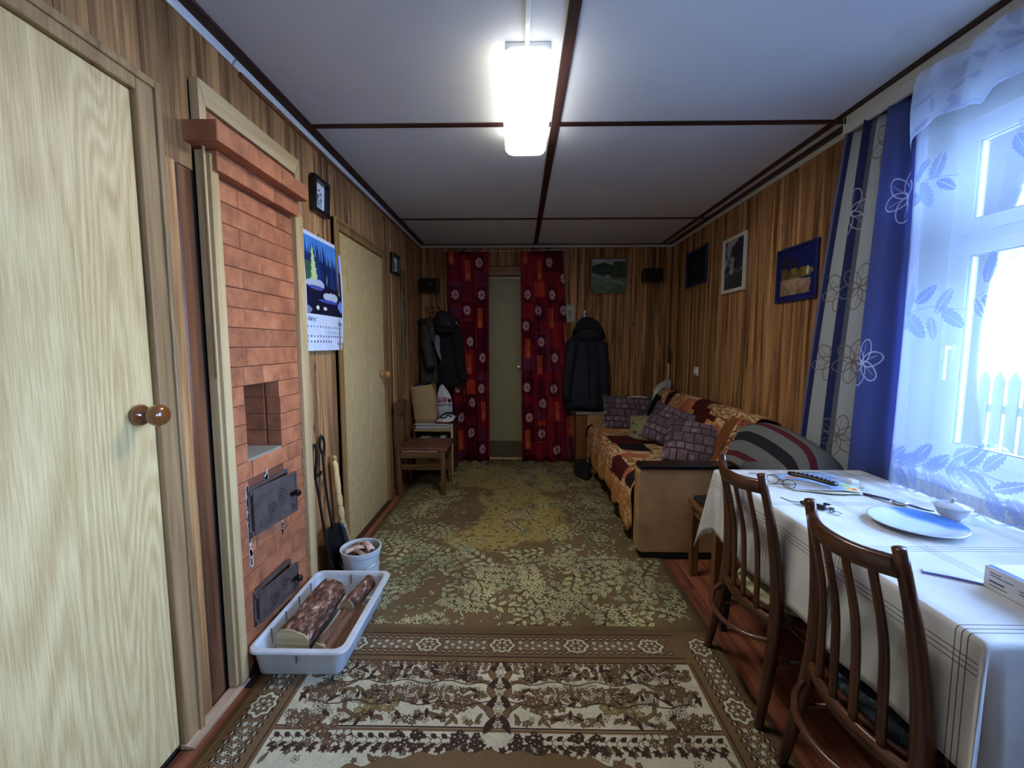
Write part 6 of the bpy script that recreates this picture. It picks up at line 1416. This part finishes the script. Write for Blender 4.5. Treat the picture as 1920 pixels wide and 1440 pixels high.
rib.box(-.84, -.836, 1.497, 1.503, .07, .10).box(-.84, -.836, 2.032, 2.04, .03, .12)
obj('moulded_ribs', rib, plain('grey_seam', (110, 116, 124), .5), ty)
barkm = wood('log_bark', (50, 34, 28), (140, 104, 84), axis='Y', s=2.2, rough=.8, rv=.1)
t = NT('flaky_birch_bark'); tc = t.n('TexCoord'); mp_ = t.n('Mapping'); mp_.inputs['Scale'].default_value = (46, 20, 46); t.l(tc.outputs['Object'], mp_.inputs[0])
n0 = t.n('TexNoise', i_Scale=1.0, i_Detail=5.0, i_Roughness=.7); t.l(mp_.outputs[0], n0.inputs['Vector'])
t.l(t.ramp(n0.outputs[0], [(.38, L((44, 28, 24))), (.50, L((104, 66, 50))), (.58, L((150, 112, 92))), (.66, L((206, 196, 184)))]), t.b.inputs['Base Color']); t.b.inputs['Roughness'].default_value = .75; t.bump(n0.outputs[0], .6, .004); birchm = t.m
cutm = wood('cut_face', (150, 128, 92), (206, 188, 148), axis='X', s=1.2, rough=.85)
def log(label, p0, p1, r_, half=False, seed=0):
    t_ = thing('firewood_log', label, 'log', tuple((Vector(p0)+Vector(p1))/2), 'logs in the white tray')
    q = random.Random(seed); m = MB(); P0, P1 = Vector(p0), Vector(p1); d_ = (P1-P0).normalized(); a = Vector((0, 0, 1)); b = d_.cross(a).normalized(); a = b.cross(d_)
    N = 18; prof = []
    for k in range(N):
        th = 2*PI*k/N
        rad = 1+.08*math.sin(3*th+seed)+.05*q.uniform(-1, 1)
        if half and math.sin(th+.5) > 0.15: rad *= .15/max(.15, math.sin(th+.5))*1.6 if math.sin(th+.5) > .24 else 1
        prof.append((math.cos(th)*rad, math.sin(th)*rad))
    vs = []
    for i in range(9):
        f = i/8; s_ = 1-.08*f+.03*math.sin(f*9+seed)
        for x_, z_ in prof: vs.append(P0+(P1-P0)*f+b*(x_*r_*s_*(1+q.uniform(-.015, .015)))+a*(z_*r_*s_*(1+q.uniform(-.015, .015))))
    m.add(vs, [(i*N+k, (i+1)*N+k, (i+1)*N+(k+1) % N, i*N+(k+1) % N) for i in range(8) for k in range(N)])
    obj('bark', m, barkm if half else birchm, t_, smooth=True, fix=True)
    for f, s in ((0, -1), (1, 1)):
        m = MB(); c_ = P0+(P1-P0)*f; s_ = 1-.08*f+.03*math.sin(f*9+seed); k_ = [c_+b*(x_*r_*s_*.985)+a*(z_*r_*s_*.985)+d_*(s*.004) for x_, z_ in prof]; k2 = [p-d_*(s*.012) for p in k_]
        m.add(k_+k2, [tuple(range(N)) if s > 0 else tuple(range(N))[::-1], tuple(range(N, 2*N))[::-1] if s > 0 else tuple(range(N, 2*N))]+[(i, (i+1) % N, N+(i+1) % N, N+i) for i in range(N)])
        obj('cut_end', m, cutm, t_, fix=True)
log('thick birch log with pale cut end, left one in the white tray', (-.895, 1.575, .090), (-.885, 1.925, .105), .066, seed=1)
log('split brown log lying right in the white tray', (-.762, 1.575, .066), (-.735, 1.86, .075), .048, True, seed=2)
log('dark grey log at the back right of the white tray', (-.765, 1.80, .10), (-.735, 2.0, .105), .036, seed=4)

bkt = thing('plastic_bucket', 'small white plastic bucket of bark scraps beside the broom', 'bucket', (-.845, 2.19, .005))
bc_ = (-.845, 2.19, .012)
bcol = plain('white_bucket_plastic', (206, 214, 220), .35, var=.03)
obj('bucket_body', MB().lathe([(0, 0), (.084, 0), (.086, .004), (.097, .145), (.101, .150), (.101, .166), (.106, .168), (.106, .178), (.099, .178), (.096, .165), (.083, .006), (0, .005)], bc_, 'Z', 44), bcol, bkt, smooth=False)
obj('wire_handle', MB().tube(spline([(-.743, 2.19, .155), (-.745, 2.13, .135), (-.80, 2.075, .115), (-.87, 2.075, .115), (-.93, 2.12, .13), (-.948, 2.19, .155)], 26), .0018, 6), M['chrome'], bkt, smooth=True)
for i, (dx_, dy_, dz_, rx_, l_, w_, cc) in enumerate(((-.02, -.01, .165, .3, .09, .045, (196, 168, 156)), (.03, .02, .17, -.4, .08, .04, (210, 178, 168)), (-.04, .03, .16, .6, .07, .04, (120, 88, 66)), (.0, -.04, .158, -.2, .08, .035, (150, 120, 100)), (.04, -.02, .150, .9, .06, .04, (84, 66, 54)), (-.05, -.02, .148, 1.4, .06, .05, (140, 118, 98)))):
    lb = ['pale pink curl of birch bark on top of the bucket', 'pinkish bark strip at the back of the bucket', 'brown bark chip at the back left of the bucket', 'tan wood splinter at the front of the bucket', 'dark bark piece at the right inside the bucket', 'greyish bark piece at the left inside the bucket'][i]
    f = patch([[(-l_, -w_/2, 0), (0, -w_/2, .012), (l_, -w_/2, -.004)], [(-l_, 0, .012), (0, 0, .022), (l_*.9, 0, .006)], [(-l_*.8, w_/2, 0), (0, w_/2, .010), (l_, w_/2, -.002)]], 8, 6)
    mb_ = MB().grid(f, 8, 6).xf(Matrix.Translation((bc_[0]+dx_, bc_[1]+dy_, bc_[2]+dz_)) @ Matrix.Rotation(rx_*2.2, 4, 'Z') @ Matrix.Diagonal((.72, .9, 1, 1)))
    tag(obj('bark_piece', mb_, plain('bark_%d' % i, cc, .9, var=.2, sc_=40), smooth=True, solid=.004), lb, 'bark', 'bark scraps in the bucket')
tag(obj('bark_litter', MB().loft([(.03, -.845, 2.19, .080, .080), (.12, -.845, 2.19, .088, .088), (.150, -.845, 2.19, .07, .07), (.16, -.845, 2.19, .02, .02)], 26, .1, 5), plain('dark_litter', (70, 54, 44), .95, var=.3, sc_=50, bump=.8, bscale=40), smooth=True), 'dark crumbled bark filling the white bucket', 'bark')['kind'] = 'stuff'

pk = thing('fire_poker', 'black iron poker leaning on the wall right of the stove, left of the shovel', 'poker', (-.97, 2.075, .01))
obj('rod', MB().tube(spline([(-1.028, 2.098, .60), (-1.005, 2.11, .35), (-.965, 2.112, .012)], 10), .0065, 8), M['blackiron'], pk, smooth=True)
obj('grip', MB().tube(spline([(-1.028, 2.096, .59), (-1.036, 2.090, .68), (-1.030, 2.088, .755), (-1.020, 2.098, .76), (-1.022, 2.100, .68), (-1.026, 2.094, .60)], 22), .0062, 8), M['blackiron'], pk, smooth=True)
obj('hanger_ring', MB().tube([(-1.024+.006*math.cos(a), 2.105+.035*math.cos(a), .605+.006*math.sin(a)) for a in [2*PI*k/18 for k in range(19)]], .005, 7, cap=False).lathe([(0, -.01), (.008, 0), (0, .01)], (-1.02, 2.143, .612), 'Z', 8), M['blackiron'], pk, smooth=True)
sv = thing('ash_shovel', 'black iron ash shovel leaning between the poker and the straw broom', 'shovel', (-.98, 2.2, .006))
obj('rod', MB().tube(spline([(-1.034, 2.195, .70), (-1.02, 2.19, .5), (-.992, 2.185, .29)], 10), .0065, 8), M['blackiron'], sv, smooth=True)
obj('handle_loop', MB().tube(spline([(-1.034, 2.195, .69), (-1.042, 2.185, .74), (-1.036, 2.195, .79), (-1.030, 2.212, .75), (-1.032, 2.206, .69), (-1.034, 2.198, .665)], 22), .0065, 8), M['blackiron'], sv, smooth=True)
bd = MB()
bd.grid(patch([[(-1.005, 2.13, .30), (-1.0, 2.19, .305), (-.985, 2.245, .30)], [(-.990, 2.125, .20), (-.995, 2.185, .20), (-.965, 2.25, .20)], [(-.965, 2.128, .10), (-.98, 2.18, .10), (-.935, 2.245, .10)], [(-.95, 2.14, .012), (-.96, 2.18, .010), (-.925, 2.235, .012)]], 8, 12), 8, 12)
obj('blade', bd, M['blackiron'], sv, smooth=True, solid=.004)
obj('blade_side', MB().grid(patch([[(-.985, 2.245, .30), (-.955, 2.250, .29)], [(-.965, 2.25, .20), (-.935, 2.255, .19)], [(-.935, 2.245, .10), (-.915, 2.25, .10)]], 3, 8), 3, 8), plain('worn_steel', (84, 86, 96), .4, metal=.7), sv, smooth=True, solid=.003)
bm_ = thing('straw_broom', 'pale straw hand broom leaning against the wall by the far door', 'broom', (-.98, 2.38, .012))
straw = wood('straw', (150, 118, 66), (214, 186, 128), s=2.0, rough=.85, rv=.1)
B0, B1 = Vector((-1.025, 2.31, .635)), Vector((-.985, 2.345, .012))
def bp(f): return B0+(B1-B0)*f
m = MB(); q = random.Random(6)
for k in range(26):
    a = 2*PI*k/26; pts = []; rd = []
    for i in range(17):
        f = i/16; r0 = .014+.004*abs(math.sin(f*PI*7))*(f < .55)+.004*f if f < .6 else .0185+(f-.6)*.10
        if f < .03: r0 *= .5
        tie = min(abs(f-t_) for t_ in (.10, .21, .32, .43, .55)); r0 *= .82 if tie < .02 else 1
        p = bp(f)+Vector((math.cos(a)*r0*.8, math.sin(a)*r0*(1+.6*max(0, f-.6)), 0)); pts.append(p); rd.append(.0032)
    m.tube(pts, rd, 5)
obj('straw_bundle', m, straw, bm_, smooth=True)
m = MB()
for i in range(110):
    a = q.uniform(0, 2*PI); r0 = q.uniform(.0, 1); p0 = bp(.72)+Vector((math.cos(a)*.022*r0, math.sin(a)*.030*r0, 0)); f = q.uniform(.93, 1.0); p1 = bp(f)+Vector((math.cos(a)*.035*r0, math.sin(a)*.075*r0, 0)); p1.z = max(.004, p1.z)
    m.tube([p0, (p0+p1)/2+Vector((0, q.uniform(-.004, .004), 0)), p1], .0014, 4)
obj('bristles', m, straw, bm_)
obj('broom_core', MB().tube([tuple(bp(.01)), tuple(bp(.5)), tuple(bp(.8))], [.011, .013, .026], 10), straw, bm_, smooth=True)
obj('knob_end', MB().lathe([(.0, .016), (.009, .014), (.0145, .006), (.015, -.004), (.011, -.012), (0, -.014)], tuple(B0+Vector((0, 0, .004))), 'Z', 16), straw, bm_, smooth=True)
m = MB()
for f in (.10, .21, .32, .43, .55):
    c_ = bp(f); m.tube([(c_.x+.0135*math.cos(a), c_.y+.0165*math.sin(a), c_.z) for a in [2*PI*k/16 for k in range(17)]], .0018, 5, cap=False)
obj('string_ties', m, plain('brown_string', (96, 70, 44), .9), bm_, smooth=True)
wst = MB().box(XL, XL+.005, 2.50, 2.505, 0, .1)

# ================================================================ OUTSIDE THE WINDOW
gr = struct('ground', MB().box(1.95, 30, -12, 30, -.55, -.45), plain('pale_bounce_ground', (150, 148, 140), .95, var=.2))  # ground made pale to bounce skylight up to the ceiling
fe = thing('picket_fence', 'dark weathered picket fence outside the window', 'fence', (4.6, 4.0, -.45))
pkm = wood('weathered_picket', (24, 26, 32), (44, 46, 54), rough=.8)
pm_ = MB().prism([(-.045, 0), (.045, 0), (.045, 1.38), (0, 1.46), (-.045, 1.38)], 'X', 0, .02).mesh('picket'); pm_.materials.append(pkm)
for i in range(60): inst(pm_, 'picket', (4.6, .8+i*.13, -.45), fe)
obj('fence_rail', MB().box(4.62, 4.66, .7, 8.7, -.05, .03).box(4.62, 4.66, .7, 8.7, .60, .68), pkm, fe)
nh = thing('neighbour_house', 'white boarded neighbouring house beyond the fence', 'house', (9.5, 8.0, -.45))
hw = plain('white_siding', (226, 226, 222), .7, var=.02)
for i in range(18): obj('siding_board', MB().prism([(8.5, -.45+i*.18), (8.46, -.45+i*.18), (8.49, -.45+(i+1)*.18), (8.5, -.45+(i+1)*.18)], 'Y', 2.0, 13.0), hw, nh)
obj('house_body', MB().box(8.5, 13, 2.0, 13, -.45, 2.8), hw, nh)
obj('roof', MB().prism([(8.0, 2.7), (10.75, 4.4), (13.5, 2.7), (13.5, 2.85), (10.75, 4.58), (8.0, 2.85)], 'Y', 1.6, 13.4), plain('grey_roof', (120, 122, 126), .8), nh)
wn = obj('window', MB().box(8.44, 8.5, 6.0, 7.1, .7, 1.9), plain('brown_casing', (150, 120, 96), .6), nh); obj('pane', MB().box(8.43, 8.44, 6.08, 7.02, .78, 1.82), plain('dark_pane', (110, 130, 150), .1), wn)
lf = plain('leaf_green', (84, 116, 60), .8, var=.2)
def foliage(name, label, cx_, cy_, z0, rad, n, cat, seed):
    t_ = thing(name, label, cat, (cx_, cy_, -.45)); q = random.Random(seed); m = MB()
    for i in range(n):
        d_ = Vector((q.gauss(0, 1), q.gauss(0, 1), q.gauss(0, 1))).normalized()*rad*q.random()**.4; p = Vector((cx_, cy_, z0+rad))+d_; s_ = rad*.07
        a = Vector((q.gauss(0, 1), q.gauss(0, 1), q.gauss(0, 1))).normalized()*s_; b = a.orthogonal().normalized()*s_*.5; m.add([p-a, p+b, p+a, p-b], [(0, 1, 2, 3)])
    obj('leaves', m, lf, t_)['kind'] = 'stuff'
    obj('stem', MB().tube([(cx_, cy_, -.45), (cx_+.03, cy_, (z0-.45)/2+.2), (cx_, cy_, z0+rad)], [.05+.02*rad, .04+.015*rad, .02], 8), pkm, t_, smooth=True)
foliage('leafy_shrub', 'low green shrub outside the window in front of the fence', 4.0, 3.9, -.40, .45, 700, 'shrub', 1)
foliage('leafy_tree', 'green tree beyond the window near the white house', 6.4, 9.0, 2.0, 1.3, 1600, 'tree', 2)
